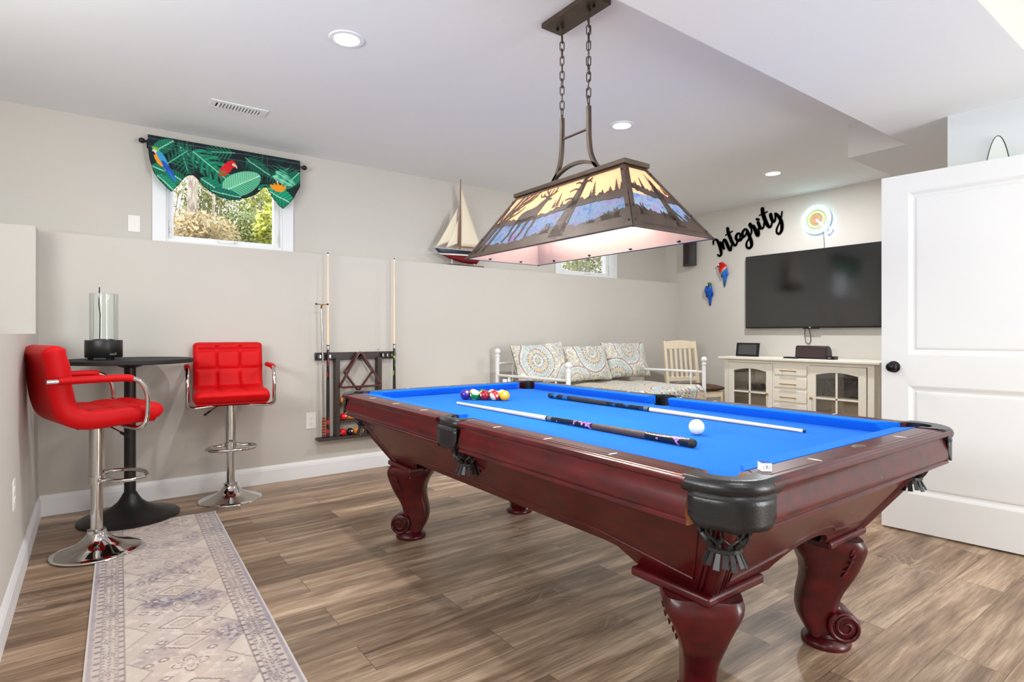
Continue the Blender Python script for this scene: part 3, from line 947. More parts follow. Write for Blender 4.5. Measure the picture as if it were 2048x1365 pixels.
def aim(az, el, roll=0.0):
    """rotation that points the ball's number spot (+x) to azimuth / elevation"""
    return (Matrix.Rotation(az, 4, 'Z') @ Matrix.Rotation(-el, 4, 'Y') @ Matrix.Rotation(roll, 4, 'X')).to_euler()
def pole(r, u, c):
    # stripe pole direction given along the row (right), up and towards the viewer's side
    d = Vector((0.805, -0.593, 0))*r+Vector((0, 0, 1))*u+Vector((-0.593, -0.805, 0))*c
    return d.to_track_quat('Z', 'Y').to_euler()
B0 = Vector((1.692, 2.742, zc)); BD = Vector((0.0369, -0.0438, 0)); BP = Vector((0.0380, 0.0320, 0))
AZC = math.atan2(-2.7, -1.75)
R_ = math.radians
ball(B0, 'purple', False, aim(AZC+R_(28), R_(38)), 'solid purple ball at the left end of the front row of balls', '4')
ball(B0+BD, 'green', True, pole(0.2, 0.9, 0.35), 'green striped ball with cream cap second from left in the front row')
ball(B0+BD*2, 'maroon', False, aim(AZC-R_(58), R_(6)), 'solid maroon ball in the middle of the front row', '7')
ball(B0+BD*3, 'red', True, pole(-0.75, -0.45, 0.5), 'red striped ball between the maroon and yellow balls', '11')
ball(B0+BD*4, 'yellow', False, aim(AZC+PI, R_(-30)), 'solid yellow ball at the right end of the front row')
ball(B0+BD*0.5+BP, 'red', True, pole(0.5, 0.3, 0.8), 'dark red and white ball behind the purple and green balls')
ball(B0+BD*1.5+BP, 'green', True, pole(0.1, -0.2, 1.0), 'green topped striped ball behind the maroon ball')
ball(B0+BD*2.5+BP, 'maroon', True, pole(-0.5, 0.7, -0.2), 'maroon striped ball behind the red striped ball')
ball(B0+BD*3.5+BP, 'orange', True, pole(-0.3, 0.85, -0.1), 'orange striped ball behind the yellow ball')
mb = MB(); mb.ball((0, 0, 0), BR, 32, 20)
o = mb.build('cue_ball', M['ivory'], None, smooth=180); o.location = (1.794, 1.287, zc)
tag(o, 'plain white cue ball between the two cues on the cloth', 'cue ball')
# two red balls lying in the net of the far left pocket
for k, (dx, dy, dz) in enumerate(((-0.022, 0.016, 0), (0.026, -0.012, 0.02))):
    ball((CX-OX+0.128+dx, CY+OY-0.128+dy, 0.662+dz), 'red', False, (0.3, 0.8*k, 0.5), ('red ball lowest in the net of the far left pocket', 'red ball resting higher in the net of the far left pocket')[k], group='red balls caught in the pocket net')

# ------------------------------------------------------------------ cues
def buttmat(name, base, accents, scale=16, lo=0.0, hi=1.0):
    m, nt, b = newmat(name)
    L = nt.links; N = nt.nodes.new
    tc = N('ShaderNodeTexCoord')
    vo = N('ShaderNodeTexNoise'); vo.inputs['Scale'].default_value = scale; vo.inputs['Detail'].default_value = 3
    L.new(tc.outputs['Object'], vo.inputs['Vector'])
    r = N('ShaderNodeValToRGB'); r.color_ramp.interpolation = 'CONSTANT'
    e = r.color_ramp.elements
    e[0].position = 0; e[0].color = (*lin(base), 1)
    e[1].position = 0.565; e[1].color = (*lin(accents[0]), 1)
    for i, c in enumerate(accents[1:]):
        q = r.color_ramp.elements.new(0.62+0.05*i); q.color = (*lin(c), 1)
    L.new(vo.outputs[0], r.inputs[0])
    L.new(r.outputs[0], b.inputs['Base Color'])
    b.inputs['Roughness'].default_value = 0.16; b.inputs['Coat Weight'].default_value = 0.5
    return m
M['shaft'] = mat('maple_shaft', (240, 214, 184), 0.28, var=0.06, scale=6, stretch=(2, 30, 30), coat=0.3)
M['ferrule'] = mat('white_ferrule', (240, 240, 236), 0.3)
M['tip'] = mat('blue_leather_tip', (30, 58, 100), 0.9, var=0.2)
M['wrap'] = mat('speckled_linen_wrap', (96, 72, 66), 0.5, c2=(40, 32, 34), scale=400)
def cue(label, group, base, acc, wrapm, scale=16):
    t = thing('pool_cue', label, 'pool cue', (0, 0, 0), 0, group)
    Lt = 1.46
    r = lambda x: 0.0147-(0.0147-0.0105)*x/0.735 if x < 0.735 else 0.0105-(0.0105-0.0064)*((x-0.735)/(Lt-0.735))
    seg = 14
    bm_ = buttmat('cue_butt_print', base, acc, scale)
    def sec(name, x0, x1, m, extra=0.0, n=4):
        pr = [(r(x0+(x1-x0)*k/n)+extra, x0+(x1-x0)*k/n) for k in range(n+1)]
        MB().lathe(pr, (0, 0, 0), seg, 'x').build(name, m, t, world=False)
    MB().lathe([(0.006, 0), (0.0125, 0.003), (0.0145, 0.012), (0.0147, 0.02)], (0, 0, 0), seg, 'x').build('bumper', M['blackmatte'], t, world=False)
    sec('butt', 0.02, 0.20, bm_); sec('grip', 0.20, 0.46, wrapm, 0.0002); sec('forearm', 0.46, 0.70, bm_)
    sec('joint', 0.70, 0.727, M['steel'], 0.0004); sec('collar', 0.727, 0.735, M['blackgloss'], 0.0006)
    sec('shaft', 0.735, Lt-0.022, M['shaft']); sec('ferrule', Lt-0.022, Lt-0.004, M['ferrule'])
    MB().lathe([(0.0064, Lt-0.004), (0.0062, Lt+0.002), (0.0035, Lt+0.006)], (0, 0, 0), seg, 'x').build('tip', M['tip'], t, world=False)
    return t
def lay(t, butt, tip, rb, rt):
    d = Vector((tip[0]-butt[0], tip[1]-butt[1], 0))
    t.location = (butt[0], butt[1], ZB+rb+0.0008)
    ang = math.atan2(d.y, d.x); pitch = math.atan2((rb-rt), d.length)
    t.rotation_euler = (0, pitch, ang)
c1 = cue('black cue printed with pink and purple flowers lying near the front rail', 'cues lying on the blue cloth', (14, 13, 18), [(206, 128, 176), (120, 84, 190)], M['wrap'], 24)
lay(c1, (1.577, 1.135), (1.55, 2.597), 0.0147, 0.0064)
c2 = cue('black and blue cue lying along the far rail', 'cues lying on the blue cloth', (20, 20, 26), [(24, 70, 120), (20, 100, 160)], mat('dark_cue_wrap', (52, 50, 52), 0.55, c2=(38, 36, 38), scale=300), 22)
lay(c2, (2.13, 2.53), (2.152, 1.064), 0.0147, 0.0064)

# chalk cubes on the rails
def chalk(x, y, rz, label):
    t = thing('chalk_cube', label, 'cue chalk', (x, y, ZR+0.0008), rz, 'chalk cubes on the pool table rails')
    h = 0.0115
    mb = MB().box((-h, -h, 0), (h, h, 0.0205)); mb.build('chalk_block', M['bluechalk'], t, world=False)
    mb = MB()
    e = h+0.0005
    for a, b in (((-e, -e), (e, -h)), ((-e, h), (e, e)), ((-e, -h), (-h, h)), ((h, -h), (e, h))):
        mb.box((a[0], a[1], 0), (b[0], b[1], 0.0195))
    wr = mb.build('wrapper', M['paper'], t, world=False, smooth=0)
    # printed emblem on two faces: a small tree-like mark inside an arc, and a red block
    mb = MB()
    y_ = -e-0.0002
    for dx in (-0.003, 0, 0.003): mb.tube([(0, y_, 0.007), (dx*0.7, y_, 0.011), (dx, y_, 0.0155)], 0.0004, 4)
    mb.tube([(0, y_, 0.004), (0, y_, 0.008)], 0.0004, 4)
    for s_ in (-1, 1): mb.tube([(s_*0.0065, y_, 0.0135), (s_*0.008, y_, 0.010), (s_*0.0065, y_, 0.006), (s_*0.003, y_, 0.0045)], 0.0004, 4)
    mb.build('emblem', M['label_blue'], wr, world=False)
    mb = MB(); mb.box((e, -0.006, 0.005), (e+0.0003, 0.001, 0.015)); mb.box((e, -0.006, 0.016), (e+0.0003, 0.001, 0.0165))
    mb.build('red_print', M['label_red'], wr, world=False)
chalk(1.312, 0.748, R_(-38), 'white wrapped blue chalk cube beside the nearest corner pocket')
chalk(2.268, 3.165, R_(-20), 'small white wrapped chalk cube on the far end rail')
# ------------------------------------------------------------------ rug runner
def S(x): return 1/(1+np.exp(-x))
def hsh(a, b): 
    v = np.sin(a*127.1+b*311.7)*43758.5453
    return v-np.floor(v)
def vnoise(x, y):
    xi, yi = np.floor(x), np.floor(y); xf, yf = x-xi, y-yi
    u, v = xf*xf*(3-2*xf), yf*yf*(3-2*yf)
    return (hsh(xi, yi)*(1-u)+hsh(xi+1, yi)*u)*(1-v)+(hsh(xi, yi+1)*(1-u)+hsh(xi+1, yi+1)*u)*v
def fbm(x, y, o=4):
    s, a, t = 0, 0.5, 0
    for k in range(o):
        s = s+a*vnoise(x*2**k+17*k, y*2**k+5*k); t += a; a *= 0.5
    return s/t
def blend(col, c, m):
    c = np.array(lin(c)); m = np.clip(m, 0, 1)[:, None]
    return col*(1-m)+c*m
RW, RL = 0.60, 2.75
def rugpaint(v):
    x, y = v[:, 0], v[:, 1]           # local: x across, y from the far end towards the near end (0..-RL)
    y = -y
    col = np.tile(np.array(lin((203, 191, 182))), (len(v), 1))
    f1 = fbm(x*7, y*5); f2 = fbm(x*40+9, y*40, 3); f3 = fbm(x*90, y*90+4, 2)
    bands = 0.5+0.5*np.sin(y*2*PI/0.42+1.2*fbm(x*4, y*3+7)*3)
    col = blend(col, (126, 117, 134), np.clip((bands-0.36)*2.2, 0, 1)*np.clip((f1-0.34)*5, 0, 1)*np.clip(0.35+(f3-0.38)*4, 0.1, 1)*0.95)
    col = blend(col, (214, 186, 170), np.clip((fbm(x*5+30, y*2.2)-0.5)*5, 0, 1)*0.45)
    col = blend(col, (226, 216, 206), np.clip((f2-0.56)*8, 0, 1)*0.6)
    col = blend(col, (122, 112, 124), np.clip((0.40-f3)*9, 0, 1)*np.clip(f1*1.6-0.3, 0, 1)*0.6)
    ax = np.abs(x)
    fld = ax < 0.185
    # centre medallions, alternating diamonds and stars
    per = 0.165
    k = np.round(y/per); dy = y-k*per
    typ = (k % 3)
    d = np.abs(x)/np.where(typ == 2, 0.055, 0.085)+np.abs(dy)/np.where(typ == 2, 0.06, 0.062)
    rad = np.hypot(x, dy)
    ang = np.arctan2(dy, x)
    star = rad/(0.045+0.014*np.cos(4*ang))
    for (lo, hi, c, a) in ((0.86, 1.0, (112, 98, 98), 0.75), (0.55, 0.86, (218, 204, 192), 0.6), (0.42, 0.55, (140, 120, 118), 0.55)):
        m = np.where(typ == 2, (star > lo) & (star < hi), (d > lo) & (d < hi)) & fld
        col = blend(col, c, m*a*(0.55+0.45*(f2 > 0.42)))
    # small side motifs in the field
    for off, sc, cx in ((0.0, 0.11, 0.12), (0.055, 0.13, 0.075)):
        kk = np.round((y-off)/sc); ddy = y-off-kk*sc
        dd = np.abs(ax-cx)/0.022+np.abs(ddy)/0.018
        jit = hsh(kk, np.sign(x)*3+cx*50)
        col = blend(col, (120, 102, 112), ((dd > 0.55) & (dd < 1.0) & (jit > 0.25) & fld)*0.7)
        col = blend(col, (224, 212, 196), ((dd <= 0.55) & (jit > 0.25) & fld)*0.7)
    # stepped cream notches along the field edge
    kk = np.round(y/0.30); ddy = np.abs(y-kk*0.30)
    notch = (0.185-ax) < (0.075-ddy*0.75)
    col = blend(col, (214, 204, 192), (notch & fld & (ddy < 0.1))*0.65)
    lines = (np.abs((0.185-ax)-(0.075-ddy*0.75)) < 0.004) & fld & (ddy < 0.1)
    col = blend(col, (128, 110, 110), lines*0.5)
    # guard stripes with little squares
    for c0 in (0.195, 0.265):
        g = np.abs(ax-c0) < 0.008
        sq = (np.floor(y/0.014) % 3 == 0)
        col = blend(col, (206, 194, 188), g*0.7)
        col = blend(col, (104, 92, 98), (g & sq)*0.75)
        col = blend(col, (112, 100, 104), (np.abs(np.abs(ax-c0)-0.0095) < 0.0016)*0.7)
    # border with rosettes
    bd = np.abs(ax-0.23) < 0.026
    kk = np.round(y/0.115); ddy = y-kk*0.115
    rr = np.hypot((ax-0.23)/0.021, ddy/0.021)
    an = np.arctan2(ddy, ax-0.23)
    col = blend(col, (210, 200, 192), bd*0.35)
    col = blend(col, (98, 86, 92), (bd & (rr < 1.0) & (rr > 0.62) & (np.sin(an*12) > -0.2))*0.8)
    col = blend(col, (150, 134, 134), (bd & (rr < 0.42))*0.7)
    kk2 = np.round((y-0.0575)/0.115); d2 = y-0.0575-kk2*0.115
    fr = np.abs(np.sin(ax*170)*np.sin(d2*150))
    col = blend(col, (120, 106, 110), (bd & (np.abs(d2) < 0.035) & (fr > 0.62))*0.65)
    # outer plain band and pale binding
    col = blend(col, (164, 156, 168), (ax > 0.278)*0.75)
    col = blend(col, (216, 208, 202), (ax > 0.2935)*1.0)
    wear = np.clip((fbm(x*3+2, y*2+40, 3)-0.45)*3, 0, 1)
    col = blend(col, (200, 189, 181), wear*0.25)
    return col
M['rug'] = paintmat('woven_runner', 0.95, bump=0.25, bscale=700)
mb = MB()
nx_, ny_ = 132, 560
mb.grid(lambda u, v: (-RW/2+RW*u, -RL*v, 0.0055), nx_, ny_)
o = mb.build('runner_rug', M['rug'], None, smooth=0, paint=rugpaint, recalc=False)
o.location = (0.325, 4.035, 0); o.rotation_euler = (0, 0, -R_(1.75))
md = o.modifiers.new('thick', 'SOLIDIFY'); md.thickness = 0.005; md.offset = 1
tag(o, 'faded grey and cream patterned runner rug on the plank floor', 'rug')

# ------------------------------------------------------------------ bar stools (built facing +x)
def make_stool(label):
    t = thing('bar_stool', label, 'bar stool', (0, 0, 0), 0, 'red bar stools')
    MB().lathe([(0.197, 0), (0.198, 0.006), (0.194, 0.010), (0.165, 0.019), (0.125, 0.032), (0.09, 0.048), (0.064, 0.067), (0.046, 0.09), (0.04, 0.104), (0.001, 0.104)], (0, 0, 0), 56).build('base', M['chrome'], t, smooth=60)
    mb = MB()
    mb.lathe([(0.043, 0.098), (0.043, 0.112), (0.034, 0.116), (0.027, 0.118), (0.027, 0.40), (0.001, 0.40)], (0, 0, 0), 32)
    mb.lathe([(0.034, 0.385), (0.034, 0.655), (0.001, 0.655)], (0, 0, 0), 32)
    mb.lathe([(0.0345, 0.38), (0.036, 0.384), (0.0345, 0.39)], (0, 0, 0), 32)
    mb.build('column', M['chrome'], t, smooth=40)
    mb = MB()
    pts = [(0.03, -0.06, 0.372)] + [(0.115+0.105*math.cos(a), 0.15*math.sin(a), 0.372) for a in [-2.35+4.7*k/22 for k in range(23)]] + [(0.03, 0.06, 0.372)]
    mb.tube(smoothpath(pts, 2), 0.0105, 10)
    mb.tube([(-0.0, -0.06, 0.372), (0.03, -0.06, 0.372)], 0.0095, 8); mb.tube([(-0.0, 0.06, 0.372), (0.03, 0.06, 0.372)], 0.0095, 8)
    mb.tube([(0, -0.065, 0.372), (0, 0.065, 0.372)], 0.0095, 8)
    mb.lathe([(0.034, 0.35), (0.039, 0.352), (0.039, 0.392), (0.034, 0.394)], (0, 0, 0), 28)
    mb.build('footrest', M['chrome'], t)
    mb = MB(); mb.tube([(0.02, -0.05, 0.66), (0.05, -0.10, 0.635), (0.085, -0.15, 0.605)], 0.0045, 8)
    lv = mb.build('lever', M['chrome'], t)
    mb = MB(); mb.tube([(0.068, -0.127, 0.619), (0.092, -0.161, 0.597)], 0.0075, 8); mb.build('lever_grip', M['blackmatte'], lv)
    MB().box((-0.11, -0.11, 0.652), (0.11, 0.11, 0.664)).build('mount_plate', M['blackmatte'], t, bevel=0.003)
    # padded shell: one profile, front edge of the seat round to the top of the back
    prof = smoothpath([(0.228, 0.698), (0.203, 0.714), (0.13, 0.716), (0.04, 0.711), (-0.05, 0.706), (-0.115, 0.712), (-0.165, 0.743), (-0.188, 0.805), (-0.198, 0.885), (-0.207, 0.965), (-0.221, 1.03), (-0.229, 1.068)], 9)
    npf = len(prof)
    cum = [0]
    for k in range(1, npf): cum.append(cum[-1]+math.dist(prof[k], prof[k-1]))
    tot = cum[-1]
    def shell(k0, k1):
        mb = MB(); rings = []
        for k in range(k0, k1+1):
            x, z = prof[k]
            a = Vector(prof[min(k+1, npf-1)])-Vector(prof[max(k-1, 0)])
            a.normalize(); nrm = (-a[1], a[0])
            nrm = (a[1], -a[0]) if (a[1]*0-a[0]*1) > 0 and False else nrm
            # upper side of the seat / front of the back
            nx, nz = a[1], -a[0]
            s = cum[k]/tot
            e = min(s, 1-s)
            th = 0.047*min(1, (max(e, 0)/0.035+0.001))**0.5 if e < 0.035 else 0.047
            th = max(th, 0.006)
            hw = 0.222+0.008*math.sin(PI*min(1, s*1.6))
            if e < 0.035: hw -= 0.03*(1-math.sqrt(max(0, 1-(1-e/0.035)**2)))
            sl = cum[k]
            seams = (0.10, 0.215, 0.32, 0.55, 0.68)
            qs = min(abs(sl-q) for q in seams)
            ring = []
            rc = min(th, 0.034)
            yb = hw-rc
            def front(yy):
                qx = min(abs(yy-0.073), abs(yy+0.073))
                return th-min(0.017, 0.016*math.exp(-qx/0.009)+0.016*math.exp(-qs/0.009))*(1 if e > 0.04 else 0.2)+0.004
            for j in range(37):
                yy = yb-2*yb*j/36
                ring.append((x+nx*front(yy), yy, z+nz*front(yy)))
            for j in range(1, 10):
                an = PI*j/10
                o_ = th*math.cos(an)
                ring.append((x+nx*o_, -yb-rc*math.sin(an)**0.8, z+nz*o_))
            for j in range(13):
                yy = -yb+2*yb*j/12
                ring.append((x-nx*th, yy, z-nz*th))
            for j in range(1, 10):
                an = PI-PI*j/10
                o_ = th*math.cos(an)
                ring.append((x+nx*o_, yb+rc*math.sin(an)**0.8, z+nz*o_))
            rings.append(ring)
        mb.loft(rings)
        return mb
    kc = next(k for k in range(npf) if cum[k] > tot*0.50)
    shell(0, kc).build('seat', M['red'], t, smooth=70)
    shell(kc, npf-1).build('backrest', M['red'], t, smooth=70)
    for s in (-1, 1):
        y = s*0.258
        path = smoothpath([(-0.262, y, 0.905), (-0.15, y, 0.906), (-0.02, y, 0.907), (0.062, y, 0.905), (0.108, y, 0.888), (0.138, y, 0.845), (0.147, y, 0.78), (0.142, y, 0.70), (0.128, y, 0.664), (0.112, s*0.235, 0.648), (0.10, s*0.19, 0.648), (0.08, s*0.10, 0.654)], 5)
        fr = MB().tube(path, 0.0115, 12).build('arm_frame', M['chrome'], t)
        pd = smoothpath([(-0.218, y, 0.906), (-0.10, y, 0.907), (0.0, y, 0.907), (0.05, y, 0.906), (0.078, y, 0.900)], 5)
        MB().tube(pd, 0.018, 14).build('arm_pad', M['red'], fr)
    return t
st1 = make_stool('red quilted bar stool side on, beside the left wall')
st1.location = (0.016, 3.645, 0.006); st1.rotation_euler = (0, 0, R_(15))
dup(st1, (0.757, 4.268, 0), (0, 0, R_(-96)), 'red quilted bar stool facing forward, against the long wall')

# ------------------------------------------------------------------ round bar table
t = thing('bar_table', 'round black pedestal bar table in the corner', 'bar table', (0.183, 4.207, 0.006))
tx, ty = 0.183, 4.207
MB().lathe([(0.001, 0.945), (0.338, 0.945), (0.343, 0.949), (0.343, 0.966), (0.339, 0.970), (0.001, 0.970)], (tx, ty, 0), 72).build('table_top', M['blackmatte'], t)
MB().lathe([(0.031, 0.12), (0.031, 0.915), (0.06, 0.925), (0.075, 0.944), (0.001, 0.944)], (tx, ty, 0), 32).build('column', M['black'], t)
MB().lathe([(0.265, 0), (0.267, 0.006), (0.262, 0.010), (0.215, 0.022), (0.15, 0.042), (0.10, 0.068), (0.065, 0.098), (0.045, 0.13), (0.036, 0.15), (0.031, 0.152)], (tx, ty, 0), 64).build('base', M['black'], t, smooth=60)
# the empties above were lifted by the rug: parts were built from the floor
for c in t.children: c.location.z += 0.006

# ------------------------------------------------------------------ table fire lantern
fx, fy, fz = 0.052, 4.16, 0.976
t = thing('tabletop_fire_lantern', 'black round fire lantern with a tall glass tube on the bar table', 'lantern', (fx, fy, fz))
b = MB().lathe([(0.001, 0.014), (0.090, 0.014), (0.0935, 0.017), (0.0935, 0.115), (0.0925, 0.117), (0.072, 0.117), (0.070, 0.112), (0.001, 0.112)], (fx, fy, fz), 48).build('base', M['black'], t, smooth=50)
for k in range(3):
    a = -1.2+2*PI*k/3
    MB().lathe([(0.013, 0), (0.014, 0.014)], (fx+0.065*math.cos(a), fy+0.065*math.sin(a), fz), 12).build('foot', M['blackmatte'], t)
MB().lathe([(0.0685, 0.112), (0.0685, 0.392), (0.0705, 0.393), (0.0715, 0.392), (0.0715, 0.112)], (fx, fy, fz), 40, cap=False).build('glass_tube', glassmat('lantern_glass', (253, 255, 254), 0.45), t)
mb = MB(); mb.tube([(fx-0.02, fy-0.01, fz+0.112), (fx-0.018, fy-0.01, fz+0.27), (fx-0.024, fy-0.01, fz+0.33), (fx-0.021, fy-0.01, fz+0.43)], 0.003, 8); mb.build('snuffer_rod', M['blackmatte'], t)
mb = MB(); mb.lathe([(0.055, 0.112), (0.055, 0.122), (0.03, 0.124), (0.001, 0.122)], (fx, fy, fz), 20); mb.build('burner', M['black'], t)
M['printgrey'] = mat('grey_print', (150, 148, 150), 0.5)
fa = math.atan2(-fy, -fx)+R_(28)
mtx = Matrix.Translation((0.0942*math.cos(fa), 0.0942*math.sin(fa), 0.036)) @ Matrix.Rotation(fa+PI/2, 4, 'Z') @ Matrix.Rotation(PI/2, 4, 'X')
text_mesh('lettering', 'xun5', 0.019, M['printgrey'], b, mtx, 0.0005)

# ------------------------------------------------------------------ wall plates
def plate(name, label, cat, c, n, w, h, kind, group=None):
    """c: centre on the wall, n: wall normal"""
    t = thing(name, label, cat, c, 0, group)
    ux, uy = -n[1], n[0]
    def fn(a, b, d): return (c[0]+ux*a+n[0]*d, c[1]+uy*a+n[1]*d, c[2]+b)
    mb = MB(); mb.prism([(-w/2, -h/2), (w/2, -h/2), (w/2, h/2), (-w/2, h/2)], fn, 0, 0.006)
    p = mb.build('cover_plate', M['plastic'], t, bevel=0.002)
    if kind == 'outlet':
        for zz in (-0.022, 0.022):
            mb = MB(); mb.prism([(0.0165*math.cos(a)*1.0, zz+0.0165*max(-0.82, min(0.82, math.sin(a)))) for a in [2*PI*k/20 for k in range(20)]], fn, 0.006, 0.0085)
            r = mb.build('receptacle', M['plastic'], p, smooth=0)
            for dx, hh in ((-0.0065, 0.008), (0.0065, 0.0065)):
                mb = MB(); mb.prism([(dx-0.0011, zz+0.002-hh/2), (dx+0.0011, zz+0.002-hh/2), (dx+0.0011, zz+0.002+hh/2), (dx-0.0011, zz+0.002+hh/2)], fn, 0.0085, 0.0089)
                mb.build('slot', M['blackmatte'], p, smooth=0)
            mb = MB(); mb.prism([(0.0022*math.cos(a), zz-0.009+0.0022*math.sin(a)) for a in [2*PI*k/10 for k in range(10)]], fn, 0.0085, 0.0089); mb.build('ground_hole', M['blackmatte'], p, smooth=0)
    else:
        for zz in (-h*0.3, h*0.3):
            mb = MB(); mb.prism([(0.003*math.cos(a), zz+0.003*math.sin(a)) for a in [2*PI*k/10 for k in range(10)]], fn, 0.006, 0.0072); mb.build('screw', M['plastic'], p, smooth=0)
plate('blank_wall_plate', 'blank white wall plate left of the window with the valance', 'wall plate', (0.231, 4.76, 1.899), (0, -1), 0.072, 0.115, 'blank')
plate('wall_outlet', 'white wall outlet beside the cue rack', 'outlet', (1.384, 4.558, 0.444), (0, -1), 0.076, 0.128, 'outlet', 'wall outlets')
plate('wall_outlet', 'white wall outlet low on the left wall', 'outlet', (-0.272, 3.18, 0.452), (1, 0), 0.076, 0.128, 'outlet', 'wall outlets')

# ------------------------------------------------------------------ cue rack and what it holds
YR = 4.508
t = thing('cue_rack', 'dark wood cue rack with ball shelves hanging on the long wall', 'cue rack', (1.75, 4.558, 0.29))
mb = MB(); mb.box((1.413, 4.535, 0.918), (2.081, 4.557, 0.980)); mb.build('rail', M['rackwood'], t, bevel=0.003)
for x0 in (1.561, 1.917):
    MB().box((x0, 4.488, 0.306), (x0+0.034, 4.557, 0.935)).build('post', M['rackwood'], t, bevel=0.003)
for z in (0.566, 0.432):
    MB().box((1.595, 4.475, z-0.014), (1.917, 4.555, z)).build('shelf', M['rackwood'], t, bevel=0.002)
MB().box((1.417, 4.466, 0.286), (2.085, 4.557, 0.306)).build('bottom_shelf', M['rackwood'], t, bevel=0.003)
for x0, n in ((1.430, 3), (1.962, 3)):
    mb = MB()
    mb.box((x0-0.008, 4.505, 0.930), (x0+0.118, 4.512, 0.936)); mb.box((x0-0.008, 4.505, 0.962), (x0+0.118, 4.512, 0.968))
    for k in range(4):
        xx = x0-0.008+k*0.04
        mb.box((xx, 4.505, 0.930), (xx+0.010, 4.536, 0.968))
    mb.build('cue_clip', M['blackgloss'], t, bevel=0.001)
    MB().box((x0-0.004, 4.531, 0.934), (x0+0.114, 4.535, 0.964)).build('clip_backing', M['steel'], t)
MB().lathe([(0.006, -0.085), (0.006, 0)], (1.754, 4.536, 0.940), 10, 'y').build('hook', M['blackgloss'], t)
for x0 in (1.522, 1.945):
    MB().ball((x0, 4.556, 0.996), 0.004, 8, 6).build('wall_screw', M['blackmatte'], t)
cr = cue('black and red cue standing at the left of the wall rack', 'cues standing in the wall rack', (16, 14, 16), [(150, 20, 26), (190, 30, 34)], mat('black_red_wrap', (30, 26, 26), 0.5, c2=(24, 20, 20), scale=40), 26)
cr.location = (1.497, 4.4885, 0.3065); cr.rotation_euler = (0, -PI/2, 0)
cr2 = cue('black and lime green cue standing at the right of the wall rack', 'cues standing in the wall rack', (18, 18, 18), [(130, 170, 40), (170, 200, 50)], mat('black_green_wrap', (28, 28, 26), 0.5, c2=(22, 22, 22), scale=40), 18)
cr2.location = (2.062, 4.4885, 0.3065); cr2.rotation_euler = (0, -PI/2, 0)
t = thing('bridge_stick', 'silver bridge stick with brown grip in the wall rack', 'bridge stick', (1.462, 4.484, 0.3075))
MB().lathe([(0.0125, 0.0), (0.0135, 0.004), (0.0135, 0.015)], (1.462, 4.484, 0.3075), 12).build('bumper', M['blackmatte'], t)
MB().tube([(1.461, 4.484, 0.47), (1.455, 4.484, 0.9), (1.443, 4.484, 1.345)], 0.0062, 12).build('shaft', M['steel'], t)
def gripmat():
    m, nt, b = newmat('ribbed_brown_grip')
    tc = nt.nodes.new('ShaderNodeTexCoord'); wv = nt.nodes.new('ShaderNodeTexWave'); wv.bands_direction = 'Z'; wv.inputs['Scale'].default_value = 14
    r = nt.nodes.new('ShaderNodeValToRGB'); r.color_ramp.elements[0].position = 0.3; r.color_ramp.elements[0].color = (*lin((60, 28, 18)), 1)
    r.color_ramp.elements[1].position = 0.5; r.color_ramp.elements[1].color = (*lin((176, 90, 48)), 1)
    nt.links.new(tc.outputs['Object'], wv.inputs[0]); nt.links.new(wv.outputs[0], r.inputs[0]); nt.links.new(r.outputs[0], b.inputs[0]); b.inputs['Roughness'].default_value = 0.5
    return m
mb = MB(); mb.lathe([(0.0125, 0.012), (0.0145, 0.016)] + [(0.0145-0.0022*(k % 2), 0.016+0.0186*k/1) for k in range(0, 8)] + [(0.012, 0.160), (0.007, 0.166)], (1.462, 4.484, 0.3075), 14)
mb.build('grip', gripmat(), t)
mb = MB(); mb.tube([(1.398, 4.468, 1.362), (1.443, 4.468, 1.358), (1.488, 4.468, 1.362)], 0.0035, 8); mb.tube([(1.443, 4.484, 1.33), (1.443, 4.470, 1.36)], 0.007, 10)
hd = mb.build('bridge_head', M['brass'], t)
for x0 in (1.398, 1.488): MB().ball((x0, 4.468, 1.362), 0.0075, 10, 8).build('end_cap', M['blackmatte'], hd)

def frame_loop(name, pts, y, r, label, cat, rc, thick, grp=None):
    """rounded wooden racking frame hanging flat against the wall"""
    out = []
    n = len(pts)
    for i in range(n):
        p = Vector(pts[i]); a = (Vector(pts[i-1])-p).normalized(); b = (Vector(pts[(i+1) % n])-p).normalized()
        p1 = p+a*rc; p2 = p+b*rc
        for k in range(7):
            u = k/6
            q = p1*(1-u)**2+p*2*u*(1-u)+p2*u*u
            out.append((q.x, q.y))
    N_ = len(out)
    rings = []
    for i in range(N_):
        tv = (Vector(out[(i+1) % N_])-Vector(out[i-1])).normalized(); nv = Vector((tv.y, -tv.x))
        p = Vector(out[i])
        rings.append([(p.x+nv.x*dx, y+dy, p.y+nv.y*dx) for dx, dy in ((-r, thick*0.7), (-r, -thick*0.7), (-r*0.6, -thick), (r*0.6, -thick), (r, -thick*0.7), (r, thick*0.7), (r*0.6, thick), (-r*0.6, thick))])
    mb = MB(); mb.loft(rings, loop=True)
    o = mb.build(name, M['rackframe'], None, smooth=30)
    tag(o, label, cat, grp)
    return o
frame_loop('triangle_rack', [(1.754, 0.992), (1.580, 0.700), (1.945, 0.700)], 4.470, 0.008, 'mahogany triangle ball rack hanging in front on the cue rack', 'ball rack', 0.035, 0.013)
frame_loop('diamond_rack', [(1.754, 0.975), (1.634, 0.818), (1.752, 0.660), (1.874, 0.818)], 4.507, 0.008, 'mahogany diamond ball rack hanging behind the triangle', 'ball rack', 0.012, 0.013)
gb = 'balls on the cue rack shelves'
def rackball(x, zs, col, st, label, az=0.0): ball((x, 4.51, zs+BR+0.0004), col, st, aim(-PI/2+az, 0.25), label, None, gb)
rackball(1.628, 0.566, 'dorange', False, 'orange ball on the upper shelf of the cue rack', 1.2)
rackball(1.632, 0.432, 'red', False, 'red ball on the middle shelf of the cue rack', 0.3)
